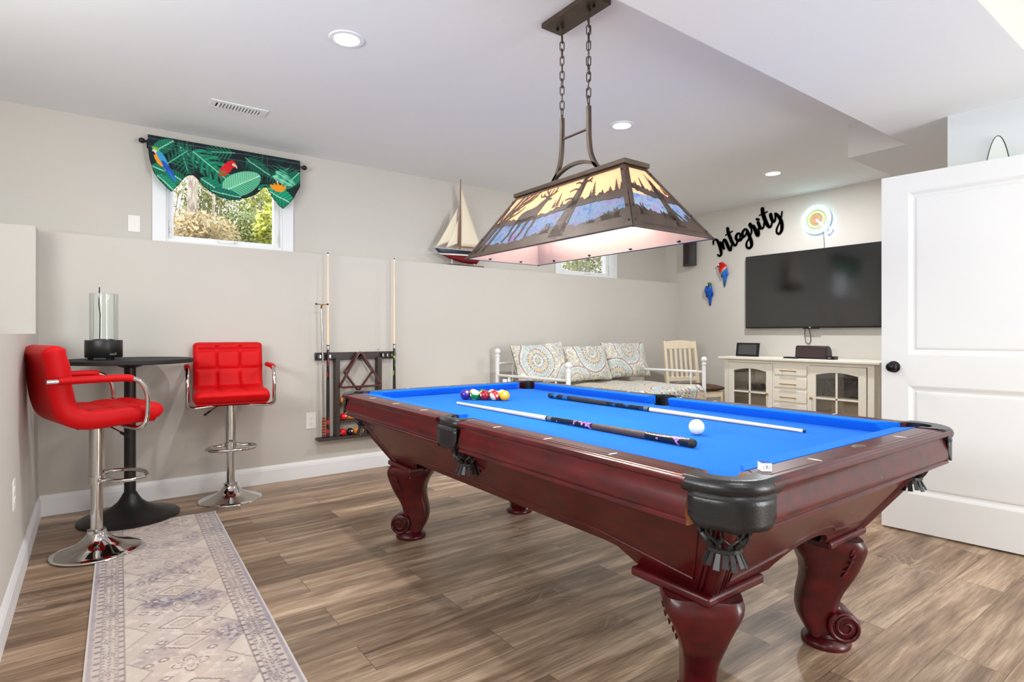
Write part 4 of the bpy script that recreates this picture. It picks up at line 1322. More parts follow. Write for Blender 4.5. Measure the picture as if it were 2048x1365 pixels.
rackball(1.692, 0.432, 'dorange', False, 'orange ball beside the red one on the middle rack shelf', 2.0)
rackball(1.626, 0.306, 'red', False, 'red ball on the bottom shelf of the cue rack', 2.0)
rackball(1.684, 0.306, 'black', False, 'black ball on the bottom shelf of the cue rack', 0.3)
rackball(1.742, 0.306, 'dorange', False, 'orange ball right of the black one on the bottom rack shelf', 1.3)
rackball(1.800, 0.306, 'yellow', False, 'yellow ball at the right on the bottom rack shelf', 1.8)
rackball(1.985, 0.306, 'dorange', True, 'orange and cream ball right of the rack post, low beside the table corner', 1.4)

# ------------------------------------------------------------------ model sailboat on the ledge
YS = 4.632
t = thing('model_sailboat', 'model sailboat with cream sails on the wall ledge', 'model boat', (2.8, YS, 1.766))
def hull_side(u):
    """u 0 bow .. 1 stern: x, deck height, keel height, half beam"""
    x = 2.53+0.53*u
    dk = 1.920-0.006*math.sin(PI*u)
    kl = np.interp(u, [0, .1, .34, .54, .72, .86, 0.93, 1.0], [1.916, 1.868, 1.826, 1.806, 1.797, 1.80, 1.84, 1.885])
    hb = 0.062*math.sin(PI*min(0.5, u*0.62+0.01))**0.8*(1-0.45*max(0, (u-0.6)/0.4)**2) if u > 0 else 0.001
    return x, dk, float(kl), hb
def hull_part(name, m, f0, f1):
    """slice of the hull between two heights (fractions of the way from keel to deck, 1 = deck)"""
    mb = MB(); rings = []
    for i in range(29):
        u = i/28; x, dk, kl, hb = hull_side(u)
        zb0 = 1.863+0.006*u; zst = zb0+0.012
        lv = {0: kl, 1: max(kl, min(dk, zb0)), 2: max(kl, min(dk, zst)), 3: dk}
        z0, z1 = lv[f0], lv[f1]
        pr = []
        for k in range(7):
            z = z0+(z1-z0)*k/6
            q = (z-kl)/max(1e-4, dk-kl)
            pr.append((hb*max(0.0, min(1, q))**0.55 if q > 0 else 0.0006, z))
        rings.append([(x, YS-w_, z) for w_, z in pr] + [(x, YS+w_, z) for w_, z in pr[::-1]])
    mb.loft(rings)
    return mb.build(name, m, t, smooth=50)
hull = hull_part('hull', mat('navy_hull_paint', (26, 36, 58), 0.3, var=0.1, coat=0.3), 2, 3)
hull_part('waterline', M['ivory'], 1, 2)
hull_part('keel', mat('maroon_hull_paint', (118, 16, 26), 0.3, var=0.1, coat=0.3), 0, 1)
mb = MB(); rings = []
for i in range(29):
    u = i/28; x, dk, kl, hb = hull_side(u); rings.append([(x, YS-hb*0.96, dk+0.001), (x, YS+hb*0.96, dk+0.001), (x, YS, dk+0.004)])
mb.loft(rings); mb.build('deck', mat('planked_deck', (200, 170, 130), 0.5, var=0.15, scale=20), t, smooth=0)
mb = MB()
for s_ in (-1, 1):
    mb.tube([(hull_side(i/28)[0], YS+s_*hull_side(i/28)[3], hull_side(i/28)[1]+0.002) for i in range(29)], 0.0022, 6)
mb.build('gunwale', M['ivory'], t)
M['mast'] = mat('varnished_mast', (150, 84, 44), 0.35, var=0.2, scale=30)
MB().tube([(2.797, YS, 1.915), (2.803, YS, 2.30), (2.806, YS, 2.585)], [0.0068, 0.0058, 0.0035], 10).build('mast', M['mast'], t)
MB().tube([(2.803, YS, 1.952), (3.045, YS-0.008, 1.957)], 0.004, 8).build('boom', M['mast'], t)
MB().ball((2.8062, YS, 2.588), 0.005, 8, 6).build('masthead', M['blackmatte'], t)
M['sail'] = mat('cream_sailcloth', (240, 228, 204), 0.85, var=0.05, scale=20, stretch=(4, 1, 30))
def sail(name, a, b_, c, belly):
    mb = MB(); n = 14
    idx = {}
    for i in range(n+1):
        for j in range(n+1-i):
            u, v = i/n, j/n; w_ = 1-u-v
            p = [a[k]*w_+b_[k]*u+c[k]*v for k in range(2)]
            idx[(i, j)] = mb.P((p[0], YS-belly*27*u*v*w_-belly*4*u*w_*0.2, p[1]))
    for i in range(n):
        for j in range(n-i):
            mb.F(idx[(i, j)], idx[(i+1, j)], idx[(i, j+1)])
            if j < n-i-1: mb.F(idx[(i+1, j)], idx[(i+1, j+1)], idx[(i, j+1)])
    return mb.build(name, M['sail'], t, smooth=80, recalc=False, solid=0.0012)
sail('mainsail', (2.813, 2.52), (2.813, 1.962), (3.036, 1.965), 0.018)
sail('jib', (2.775, 2.32), (2.543, 1.93), (2.745, 2.012), 0.012)
sail('staysail', (2.779, 2.209), (2.648, 1.928), (2.771, 1.98), 0.008)
mb = MB(); mb.tube([(2.805, YS, 2.56), (2.535, YS, 1.923)], 0.0007, 4); mb.tube([(2.8055, YS, 2.57), (3.055, YS, 1.925)], 0.0007, 4)
for s_ in (-1, 1): mb.tube([(2.805, YS, 2.42), (2.80, YS+s_*0.05, 1.922)], 0.0006, 4)
mb.build('rigging', M['ivory'], t)
mb = MB()
for xx in (2.83, 2.90, 2.97, 3.03):
    for s_ in (-1, 1): mb.tube([(xx, YS+s_*0.045, 1.918), (xx, YS+s_*0.045, 1.94)], 0.0012, 5)
mb.build('stanchions', M['brass'], t)
MB().box((2.655, YS-0.045, 1.766), (3.045, YS+0.045, 1.780)).build('stand', mat('stand_wood', (70, 44, 34), 0.4, var=0.2), t, bevel=0.004)
for xx in (2.711, 2.96): MB().lathe([(0.006, 1.780), (0.004, 1.785), (0.004, 1.84)], (xx, YS, 0), 10).build('stand_peg', M['ivory'], t)

# ------------------------------------------------------------------ valance on its rod
YV = 4.695
t = thing('curtain_rod', 'black curtain rod with finials above the window', 'curtain rod', (0.824, YV, 2.47))
MB().rod((0.285, YV, 2.47), (1.363, YV, 2.472), 0.008, 12).build('pole', M['blackgloss'], t)
for x_, s_ in ((0.285, -1), (1.363, 1)):
    MB().ball((x_+s_*0.012, YV, 2.471), 0.019, 14, 10, (1.1, 1, 1)).build('finial', M['blackgloss'], t)
for x_ in (0.315, 1.333):
    mb = MB(); mb.tube([(x_, YV, 2.471), (x_, 4.735, 2.471), (x_, 4.757, 2.466)], 0.006, 8); mb.box((x_-0.010, 4.753, 2.44), (x_+0.010, 4.7595, 2.50)); mb.build('bracket', M['blackgloss'], t)
VX0, VX1, VZT = 0.306, 1.338, 2.517
BX = [0.306, 0.316, 0.335, 0.372, 0.41, 0.448, 0.48, 0.512, 0.540, 0.560, 0.585, 0.605, 0.65, 0.70, 0.76, 0.822, 0.88, 0.94, 1.00, 1.04, 1.063, 1.085, 1.10, 1.13, 1.165, 1.203, 1.25, 1.29, 1.322, 1.338]
BZ = [2.43, 2.35, 2.27, 2.205, 2.165, 2.135, 2.175, 2.225, 2.262, 2.275, 2.275, 2.255, 2.205, 2.165, 2.140, 2.130, 2.140, 2.160, 2.195, 2.235, 2.262, 2.265, 2.235, 2.180, 2.14, 2.112, 2.16, 2.215, 2.28, 2.315]
def vz(x): return float(np.interp(x, BX, BZ))
GA = (0.566, 1.072)
def vfn(u, v):
    x = VX0+(VX1-VX0)*u
    zb = vz(x)
    z = VZT+(zb-VZT)*v
    d = min(abs(x-g_) for g_ in GA)
    full = 0.018*math.sin(PI*min(1, d/0.26))*v**1.5
    fold = 0.008*math.exp(-(d/0.05)**2)*math.sin(v*22)*max(0, v-0.35)*2
    sw = 0.010*math.sin((z-2.1)*70+6*math.cos(6*(x-0.82)))*max(0, v-0.55)*2.0*min(1, d/0.05)
    hang = -0.010 if v < 0.12 else -0.010
    return (x, YV-0.012-full-fold-sw*0.6+(0.004*math.sin(x*60)*v), z)
def leafpaint(col, X, Z, cx, cz, L, W, ang, dark, light, veins=16, mid=(150, 230, 190), cut=0.0):
    c, s_ = math.cos(ang), math.sin(ang)
    a = ((X-cx)*c+(Z-cz)*s_)/L; b = (-(X-cx)*s_+(Z-cz)*c)/W
    prof = np.sqrt(np.clip(1-(2*a-1)**2, 0, 1))*(1-0.25*a)
    edge = np.abs(b)
    inside = (a > 0) & (a < 1) & (edge < prof)
    if cut: inside &= ~((np.sin((a*1.2-edge*0.4)*veins*2*PI/2) > 0.55) & (edge > 0.35*prof))
    st = 0.5+0.5*np.sin((a-edge*0.55*W/L)*veins*2*PI)
    c1, c2 = np.array(lin(dark)), np.array(lin(light))
    shade = np.clip(st*0.7+0.3*(b > 0), 0, 1)[:, None]
    cc = c1*(1-shade)+c2*shade
    m = inside[:, None]
    col = np.where(m, cc, col)
    mr = (inside & (edge*W < 0.0032))[:, None]
    return np.where(mr, np.array(lin(mid)), col)
def frond(col, X, Z, x0, z0, x1, z1, n, L, c):
    """palm frond: spine with thin leaflets"""
    for k in range(n):
        u = (k+1)/n
        px_, pz_ = x0+(x1-x0)*u, z0+(z1-z0)*u
        for s_ in (-1, 1):
            a = math.atan2(z1-z0, x1-x0)+s_*1.0*(1-0.4*u)
            l = L*(0.5+0.8*math.sin(PI*min(1, 0.15+u*0.8)))
            dx, dz = X-px_, Z-pz_
            t_ = dx*math.cos(a)+dz*math.sin(a); q = np.abs(-dx*math.sin(a)+dz*math.cos(a)-0.10*t_*t_/L*s_)
            m = (t_ > 0) & (t_ < l) & (q < 0.0058*(1-t_/l)+0.0012)
            col = blend(col, c, m*0.95)
    dx, dz = X-x0, Z-z0; a = math.atan2(z1-z0, x1-x0); t_ = dx*math.cos(a)+dz*math.sin(a)
    q = np.abs(-dx*math.sin(a)+dz*math.cos(a))
    return blend(col, (120, 220, 180), ((t_ > 0) & (t_ < math.hypot(x1-x0, z1-z0)) & (q < 0.0025))*0.9)
def ell(X, Z, cx, cz, a, b, ang):
    c, s_ = math.cos(ang), math.sin(ang)
    return (((X-cx)*c+(Z-cz)*s_)/a)**2+((-(X-cx)*s_+(Z-cz)*c)/b)**2
def valpaint(v):
    X, Z = v[:, 0], v[:, 2]
    n = fbm(X*30, Z*30)
    col = np.tile(np.array(lin((18, 28, 36))), (len(v), 1))
    col = blend(col, (8, 60, 52), np.clip((n-0.5)*5, 0, 1)*0.6)
    G1, G2, G3, G4 = (8, 78, 62), (22, 140, 104), (12, 110, 84), (70, 190, 150)
    for a in ((0.50, 2.47, 0.55, 2.30), (0.66, 2.33, 0.50, 2.47), (0.86, 2.49, 0.70, 2.47), (1.25, 2.44, 1.12, 2.35), (1.18, 2.42, 1.32, 2.36), (0.42, 2.33, 0.55, 2.45), (0.93, 2.47, 1.02, 2.41)):
        col = frond(col, X, Z, *a, 7, 0.075, G3)
    col = leafpaint(col, X, Z, 0.34, 2.40, 0.16, 0.05, 0.7, G1, G2, 9)
    col = leafpaint(col, X, Z, 0.33, 2.30, 0.14, 0.055, -0.35, G1, G2, 10)
    col = leafpaint(col, X, Z, 0.36, 2.24, 0.20, 0.05, -0.75, (6, 84, 66), (40, 168, 128), 10)
    col = leafpaint(col, X, Z, 0.55, 2.20, 0.17, 0.05, 2.6, G1, G2, 10)
    col = leafpaint(col, X, Z, 0.58, 2.45, 0.34, 0.10, -0.65, (8, 92, 74), (28, 156, 116), 9, (140, 232, 196), 1)
    col = leafpaint(col, X, Z, 0.63, 2.26, 0.28, 0.06, -0.55, G1, (30, 150, 116), 12)
    col = leafpaint(col, X, Z, 0.78, 2.19, 0.30, 0.095, 0.55, (30, 150, 110), (140, 224, 180), 17, (190, 246, 214))
    col = leafpaint(col, X, Z, 0.70, 2.18, 0.20, 0.045, -0.1, G1, (20, 128, 110), 9)
    col = leafpaint(col, X, Z, 0.95, 2.45, 0.18, 0.05, -0.5, (8, 70, 60), G3, 9)
    col = leafpaint(col, X, Z, 1.02, 2.24, 0.12, 0.04, 0.2, G1, G2, 9)
    col = leafpaint(col, X, Z, 1.10, 2.235, 0.21, 0.085, -0.42, (4, 100, 76), (30, 176, 130), 8, (190, 246, 210))
    col = leafpaint(col, X, Z, 1.33, 2.42, 0.20, 0.055, -2.3, G1, (30, 150, 112), 10)
    col = leafpaint(col, X, Z, 1.13, 2.36, 0.16, 0.028, -0.35, (60, 170, 130), (150, 226, 190), 3)
    col = leafpaint(col, X, Z, 1.15, 2.40, 0.17, 0.03, -0.5, (30, 140, 110), (110, 210, 170), 3)
    # blue and gold macaw at the left
    col = blend(col, (246, 160, 30), (ell(X, Z, 0.372, 2.352, 0.052, 0.020, -1.1) < 1)*1.0)
    col = blend(col, (58, 160, 210), (ell(X, Z, 0.392, 2.362, 0.070, 0.020, -1.05) < 1)*1.0)
    col = blend(col, (30, 84, 190), (ell(X, Z, 0.43, 2.285, 0.075, 0.017, -1.0) < 1)*1.0)
    col = blend(col, (30, 120, 200), (ell(X, Z, 0.452, 2.245, 0.045, 0.008, -0.95) < 1)*1.0)
    col = blend(col, (130, 190, 60), (ell(X, Z, 0.352, 2.424, 0.022, 0.013, -0.5) < 1)*1.0)
    col = blend(col, (244, 240, 232), (ell(X, Z, 0.346, 2.408, 0.013, 0.011, 0) < 1)*1.0)
    col = blend(col, (14, 14, 16), (ell(X, Z, 0.342, 2.393, 0.014, 0.006, -1.2) < 1)*1.0)
    col = blend(col, (14, 14, 16), (ell(X, Z, 0.349, 2.410, 0.003, 0.003, 0) < 1)*1.0)
    # red macaw in the middle
    col = blend(col, (224, 30, 38), (ell(X, Z, 0.80, 2.36, 0.074, 0.030, 0.95) < 1)*1.0)
    col = blend(col, (220, 24, 34), (ell(X, Z, 0.838, 2.402, 0.032, 0.027, 0.2) < 1)*1.0)
    col = blend(col, (90, 130, 60), (ell(X, Z, 0.772, 2.325, 0.03, 0.014, 0.6) < 1)*0.8)
    col = blend(col, (240, 226, 214), (ell(X, Z, 0.852, 2.400, 0.011, 0.010, 0) < 1)*1.0)
    col = blend(col, (232, 196, 150), (ell(X, Z, 0.868, 2.388, 0.014, 0.008, -1.2) < 1)*1.0)
    col = blend(col, (20, 18, 18), (ell(X, Z, 0.864, 2.378, 0.008, 0.005, -1.0) < 1)*1.0)
    col = blend(col, (16, 14, 14), (ell(X, Z, 0.852, 2.402, 0.003, 0.003, 0) < 1)*1.0)
    # orange bloom at the right
    for dx, an in ((-0.04, 2.4), (-0.02, 2.0), (0.0, 1.55), (0.02, 1.1), (0.042, 0.75)):
        col = blend(col, (250, 158, 30), (ell(X, Z, 1.168+dx*0.8, 2.278-abs(dx)*0.25, 0.034, 0.013, an) < 1)*1.0)
    col = blend(col, (255, 214, 190), (ell(X, Z, 1.162, 2.318, 0.014, 0.005, 1.6) < 1)*0.9)
    # stitched header and seam lines
    for zz in (2.492, 2.438):
        col = blend(col, (110, 140, 140), (np.abs(Z-zz) < 0.0014)*0.6)
    for xx in (0.548, 0.585, 1.053, 1.09):
        col = blend(col, (90, 130, 126), ((np.abs(X-xx) < 0.0014) & (Z > 2.3))*0.45)
    zb = np.interp(X, BX, BZ)
    col = blend(col, (10, 14, 18), (Z-zb < 0.008)*0.8)
    return col
M['valance'] = paintmat('parrot_print_cloth', 0.7, sheen=0.1)
mb = MB(); mb.grid(vfn, 300, 130)
o = mb.build('window_valance', M['valance'], None, smooth=80, paint=valpaint, recalc=False, solid=0.0016)
tag(o, 'dark green leafy valance with parrots above the left window', 'valance')
# ------------------------------------------------------------------ hanging pool table lamp
LX, LY = 1.757, 1.905
ZL0, ZL1 = 1.512, 1.806
HB, HT = (0.234, 0.552), (0.062, 0.352)         # half sizes at the rim and under the cap
t = lampt = thing('pool_table_lamp', 'bronze pool table lamp with elk silhouettes hanging on two chains', 'hanging lamp', (LX, LY, 2.59))
MB().box((LX-0.062, LY-0.165, 2.566), (LX+0.062, LY+0.165, 2.589)).build('canopy', M['bronze'], t, bevel=0.003)
for y_ in (LY-0.088, LY+0.088):
    mb = MB(); mb.lathe([(0.011, 2.548), (0.011, 2.560), (0.006, 2.566)], (LX, y_, 0), 12); mb.build('canopy_loop', M['bronze'], t)
for y_ in (LY-0.12, LY+0.12):
    mb = MB(); mb.lathe([(0.001, 2.552), (0.006, 2.554), (0.007, 2.566)], (LX, y_, 0), 10); mb.build('canopy_screw', M['blackgloss'], t)
def link(mb, c, l, w, r, turn, axis=(0, 0, 1)):
    pts = []
    for k in range(20):
        a = 2*PI*k/20
        x = math.cos(a)*w; z = math.sin(a)*w+math.copysign(max(0, l/2-w), math.sin(a))
        pts.append((c[0]+x*math.cos(turn), c[1]+x*math.sin(turn), c[2]+z))
    mb.tube(pts, r, 7, closed=True)
for s_ in (-1, 1):
    mb = MB()
    y_ = LY+s_*0.088
    z = 2.546; n = 0
    link(mb, (LX, y_, z-0.006), 0.034, 0.016, 0.0024, 0.7)
    z -= 0.030
    while z > 2.165:
        link(mb, (LX, y_, z-0.012), 0.043, 0.0095, 0.0026, 0.6+(n % 2)*PI/2+0.2*math.sin(n*1.7)); z -= 0.0345; n += 1
    link(mb, (LX, y_, z-0.008), 0.034, 0.016, 0.0024, 0.7)
    mb.build('chain', M['bronze'], t)
    if s_ < 0:
        MB().tube(smoothpath([(LX+0.004, y_, 2.55)]+[(LX+0.008*math.sin(k*2.2), y_+0.008*math.cos(k*1.7), 2.52-k*0.042) for k in range(9)]+[(LX, y_, 2.125)], 4), 0.0022, 6).build('power_cord', M['blackmatte'], t)
def bar(path, w, d):
    """flat bar following a path in the lamp's long vertical plane"""
    rings = []
    n = len(path)
    for i in range(n):
        a = Vector(path[min(i+1, n-1)])-Vector(path[max(i-1, 0)]); a.normalize(); nv = (-a.y, a.x)
        y_, z = path[i]
        rings.append([(LX+sx*w, y_+nv[0]*k*d, z+nv[1]*k*d) for sx, k in ((-1, -1), (1, -1), (1, 1), (-1, 1))])
    return MB().loft(rings)
for s_ in (-1, 1):
    pth = smoothpath([(LY+s_*0.088, 2.135), (LY+s_*0.089, 2.05), (LY+s_*0.091, 1.985), (LY+s_*0.103, 1.92), (LY+s_*0.133, 1.865), (LY+s_*0.163, 1.835)], 6)
    a = bar(pth, 0.0095, 0.0075).build('arm', M['bronze'], t, smooth=40)
    MB().lathe([(0.004, 2.133), (0.005, 2.148), (0.002, 2.15)], (LX, LY+s_*0.088, 0), 8).build('arm_eye', M['bronze'], a)
pth = smoothpath([(LY-0.165, 1.832), (LY-0.13, 1.868), (LY-0.07, 1.893), (LY, 1.902), (LY+0.07, 1.893), (LY+0.13, 1.868), (LY+0.165, 1.832)], 6)
bar(pth, 0.0095, 0.0065).build('arch', M['bronze'], t, smooth=40)
MB().rod((LX, LY-0.088, 2.035), (LX, LY+0.088, 2.035), 0.0055, 10).build('cross_bar', M['bronze'], t)
mb = MB()
a0, a1 = (0.075, 0.368), (0.05, 0.34)
mb.box((LX-a0[0], LY-a0[1], 1.806), (LX+a0[0], LY+a0[1], 1.826)); mb.box((LX-0.03, LY-0.2, 1.826), (LX+0.03, LY+0.2, 1.836))
mb.build('cap', M['bronze'], t, bevel=0.003)
def corner(sx, sy, z):
    u = (z-ZL0)/(ZL1-ZL0)
    return Vector((LX+sx*(HB[0]+(HT[0]-HB[0])*u), LY+sy*(HB[1]+(HT[1]-HB[1])*u), z))
for sx in (-1, 1):
    for sy in (-1, 1):
        p0, p1 = corner(sx, sy, ZL0), corner(sx, sy, ZL1)
        mb = MB()
        # angle iron: two narrow plates meeting on the edge
        for ax_ in (0, 1):
            o0 = Vector((-sx*0.022, 0, 0)) if ax_ == 0 else Vector((0, -sy*0.022, 0))
            out = Vector((0, sy*0.004, 0.003)) if ax_ == 0 else Vector((sx*0.004, 0, 0.003))
            q = [p0, p0+o0, p1+o0*0.9, p1]
            i = [mb.P(v_+out) for v_ in q]; j = [mb.P(v_+out*0.2) for v_ in q]
            mb.F(*i); mb.F(*j[::-1])
            for k in range(4): mb.F(i[k], i[(k+1) % 4], j[(k+1) % 4], j[k])
        e = mb.build('corner_angle', M['bronze'], t, smooth=0)
        for u in (0.08, 0.30, 0.9):
            for ax_ in (0, 1):
                q = p0.lerp(p1, u)+(Vector((-sx*0.012, sy*0.0055, 0.003)) if ax_ == 0 else Vector((sx*0.0055, -sy*0.012, 0.003)))
                MB().ball(tuple(q), 0.0042, 8, 6).build('rivet', M['blackgloss'], e)
        MB().ball(tuple(p0+Vector((0, 0, -0.001))), 0.008, 8, 6, (1.2, 1.2, 0.6)).build('corner_cap', M['bronze'], e)
# glass and cut metal of one side, in side coordinates s (0..1 along) and h (0..1 up)
def sidefn(kind, sg):
    def f(s, h, off):
        z = ZL0+(ZL1-ZL0)*h
        hx = HB[0]+(HT[0]-HB[0])*h; hy = HB[1]+(HT[1]-HB[1])*h
        if kind == 'long': return (LX+sg*(hx+off*0.86), LY+(1-2*s)*hy, z+off*0.5)
        return (LX+(2*s-1)*hx, LY+sg*(hy+off*0.82), z+off*0.56)
    return f
def shadeglass():
    m, nt, b = newmat('lamp_art_glass')
    L = nt.links; N = nt.nodes.new
    nt.nodes.remove(b)
    out = nt.nodes['Material Output']
    tc = N('ShaderNodeTexCoord')
    sp = N('ShaderNodeSeparateXYZ'); L.new(tc.outputs['Object'], sp.inputs[0])
    n = N('ShaderNodeTexNoise'); n.inputs['Scale'].default_value = 26; n.inputs['Detail'].default_value = 3; n.inputs['Distortion'].default_value = 1.0
    L.new(tc.outputs['Object'], n.inputs[0])
    r = N('ShaderNodeValToRGB')
    e = r.color_ramp.elements
    e[0].position = 0.3; e[0].color = (*lin((128, 160, 214)), 1)
    e[1].position = 0.72; e[1].color = (*lin((186, 166, 214)), 1)
    q = r.color_ramp.elements.new(0.5); q.color = (*lin((176, 208, 228)), 1)
    L.new(n.outputs[0], r.inputs[0])
    gt = N('ShaderNodeMath'); gt.operation = 'GREATER_THAN'; gt.inputs[1].default_value = ZL0+(ZL1-ZL0)*0.52-2.59
    L.new(sp.outputs[2], gt.inputs[0])
    mx = N('ShaderNodeMixRGB'); mx.inputs[2].default_value = (*lin((255, 236, 212)), 1)
    L.new(gt.outputs[0], mx.inputs[0]); L.new(r.outputs[0], mx.inputs[1])
    tl = N('ShaderNodeBsdfTranslucent'); L.new(mx.outputs[0], tl.inputs[0])
    df = N('ShaderNodeBsdfDiffuse'); L.new(mx.outputs[0], df.inputs[0])
    m1 = N('ShaderNodeMixShader'); m1.inputs[0].default_value = 0.18
    L.new(tl.outputs[0], m1.inputs[1]); L.new(df.outputs[0], m1.inputs[2])
    gl = N('ShaderNodeBsdfGlossy'); gl.inputs['Roughness'].default_value = 0.12
    m2 = N('ShaderNodeMixShader'); m2.inputs[0].default_value = 0.05
    L.new(m1.outputs[0], m2.inputs[1]); L.new(gl.outputs[0], m2.inputs[2])
    L.new(m2.outputs[0], out.inputs['Surface'])
    return m
M['art'] = shadeglass()
M['liner'] = None
def liner():
    m, nt, b = newmat('frosted_shade_liner')
    nt.nodes.remove(b); out = nt.nodes['Material Output']
    tl = nt.nodes.new('ShaderNodeBsdfTranslucent'); tl.inputs[0].default_value = (*lin((255, 236, 226)), 1)
    df = nt.nodes.new('ShaderNodeBsdfDiffuse'); df.inputs[0].default_value = (*lin((255, 238, 232)), 1)
    mx = nt.nodes.new('ShaderNodeMixShader'); mx.inputs[0].default_value = 0.2
    nt.links.new(tl.outputs[0], mx.inputs[1]); nt.links.new(df.outputs[0], mx.inputs[2]); nt.links.new(mx.outputs[0], out.inputs[0])
    return m
M['liner'] = liner()
def rough_line(xs, ys, n, amp, seed):
    rnd = random.Random(seed)
    out = []
    for k in range(n+1):
        x = xs[0]+(xs[-1]-xs[0])*k/n
        out.append((x, float(np.interp(x, xs, ys))+rnd.uniform(-amp, amp)))
    return out
def side(kind, sg):
    f = sidefn(kind, sg)
    mb = MB()
    n = 1
    i = [mb.P(f(s, h, 0.0)) for s, h in ((0, 0), (1, 0), (1, 1), (0, 1))]
    j = [mb.P(f(s, h, -0.004)) for s, h in ((0, 0), (1, 0), (1, 1), (0, 1))]
    mb.F(*i); mb.F(*j[::-1])
    for k in range(4): mb.F(i[k], i[(k+1) % 4], j[(k+1) % 4], j[k])
    gl = mb.build('glass_panel', M['art'], lampt, smooth=0)
    mb = MB()
    i = [mb.P(f(s, h, -0.008)) for s, h in ((0.01, 0.01), (0.99, 0.01), (0.99, 1), (0.01, 1))]; j = [mb.P(f(s, h, -0.010)) for s, h in ((0.01, 0.01), (0.99, 0.01), (0.99, 1), (0.01, 1))]
    mb.F(*i); mb.F(*j[::-1])
    for k in range(4): mb.F(i[k], i[(k+1) % 4], j[(k+1) % 4], j[k])
    mb.build('liner', M['liner'], gl, smooth=0)
    mb = MB()
    asp = (2*HB[1] if kind == 'long' else 2*HB[0])/0.34       # length to height of the side
    def poly(pts): mb.prism(pts, lambda a, b_, o_: f(a, b_, o_), 0.0015, 0.0035)
    def band(lo, hi):      # strip between two lines sampled at the same stations
        for k in range(len(lo)-1):
            poly([lo[k], lo[k+1], hi[k+1], hi[k]])
    def stroke(pts, w0, w1):
        pts = smoothpath(pts, 4); n_ = len(pts)
        for k in range(n_-1):
            a, b_ = pts[k], pts[k+1]
            dx, dy = (b_[0]-a[0])*asp, b_[1]-a[1]; l = math.hypot(dx, dy) or 1
            nx, ny = -dy/l/asp, dx/l
            wa = (w0+(w1-w0)*k/n_); wb = (w0+(w1-w0)*(k+1)/n_)
            poly([(a[0]+nx*wa, a[1]+ny*wa), (a[0]-nx*wa, a[1]-ny*wa), (b_[0]-nx*wb, b_[1]-ny*wb), (b_[0]+nx*wb, b_[1]+ny*wb)])
    def pine(x, y0, h, w):
        pts = [(x-0.006/asp*2, y0)]
        L_ = []
        for k in range(5):
            u = k/5
            L_ += [(w*(1-u), y0+h*(0.12+u*0.85)), (w*(1-u)*0.45, y0+h*(0.12+u*0.85+0.10))]
        poly([(x-a/asp, b_) for a, b_ in L_] + [(x, y0+h)] + [(x+a/asp, b_) for a, b_ in L_[::-1]])
    def bush(x, y0, w, h, seed):
        rnd = random.Random(seed)
        pts = [(x-w/asp, y0)]
        n_ = 11
        for k in range(n_):
            a = PI-PI*k/(n_-1); r = 1.0 if k % 2 == 0 else 0.66
            r *= rnd.uniform(0.85, 1.1)
            pts.append((x+w*r*math.cos(a)/asp, y0+h*r*math.sin(a)))
        pts.append((x+w/asp, y0))
        poly(pts)
    N_ = 60 if kind == 'long' else 34
    # frame: bottom rail and top rail
    band([(0, 0.0), (1, 0.0)], [(0, 0.06), (1, 0.06)]); band([(0, 0.95), (1, 0.95)], [(0, 1), (1, 1)])
    band([(0.0, 0.06), (0.02, 0.06)], [(0.0, 0.95), (0.02, 0.95)]); band([(0.98, 0.06), (1, 0.06)], [(0.98, 0.95), (1, 0.95)])
    if kind == 'long':
        gx = [0, .12, .28, .42, .5, .56, .64, .72, .80, .88, 1]
        lo = rough_line(gx, [0.05]*11, N_, 0, 1); hi = rough_line(gx, [.20, .17, .13, .15, .20, .24, .26, .17, .19, .25, .26], N_, 0.022, 11+sg)
        band(lo, hi)
        mlo = rough_line(gx, [.47, .46, .45, .46, .47, .48, .49, .49, .49, .47, .44], N_, 0.010, 5); mhi = rough_line(gx, [.56, .56, .51, .51, .53, .57, .60, .60, .60, .60, .60], N_, 0.030, 6)
        band(mlo, mhi)
        # elk
        ek = [(.235, .50), (.225, .56), (.235, .62), (.265, .655), (.31, .665), (.345, .69), (.365, .74), (.385, .775), (.405, .80), (.425, .795), (.455, .765), (.452, .745), (.425, .74), (.412, .69), (.405, .62), (.395, .55), (.375, .49), (.33, .465), (.28, .46), (.25, .455)]
        poly([(a, b_) for a, b_ in ek])
        for pts in ([(.245, .52), (.228, .40), (.238, .30), (.222, .17)], [(.268, .50), (.282, .38), (.272, .28), (.282, .16)], [(.352, .50), (.335, .38), (.338, .28), (.322, .16)], [(.388, .52), (.398, .40), (.388, .28), (.392, .16)]):
            stroke(pts, 0.034, 0.013)
        for pts in ([(.408, .79), (.375, .835), (.335, .845), (.315, .90)], [(.408, .79), (.40, .86), (.37, .91), (.36, .96)], [(.412, .79), (.425, .86), (.43, .93)], [(.412, .80), (.45, .84), (.462, .91), (.46, .95)],
                    [(.36, .845), (.352, .89)], [(.395, .87), (.395, .93)], [(.45, .84), (.475, .87)]):
            stroke(pts, 0.016, 0.006)
        # left trees
        stroke([(.045, .05), (.06, .4), (.085, .7), (.12, 1.0)], 0.075, 0.03); stroke([(.11, .06), (.115, .4), (.13, .7), (.165, 1.0)], 0.035, 0.02)
        for pts in ([(.09, .66), (.15, .80), (.21, .86), (.25, .97)], [(.12, .72), (.19, .78), (.25, .90), (.30, .95)], [(.08, .60), (.13, .70), (.17, .72)], [(.18, .80), (.24, .83), (.28, .90)], [(.06, .5), (.04, .66), (.035, .8)], [(.14, .85), (.20, .93), (.23, .99)], [(.10, .56), (.145, .62), (.19, .67), (.22, .74)]):
            stroke(pts, 0.020, 0.006)
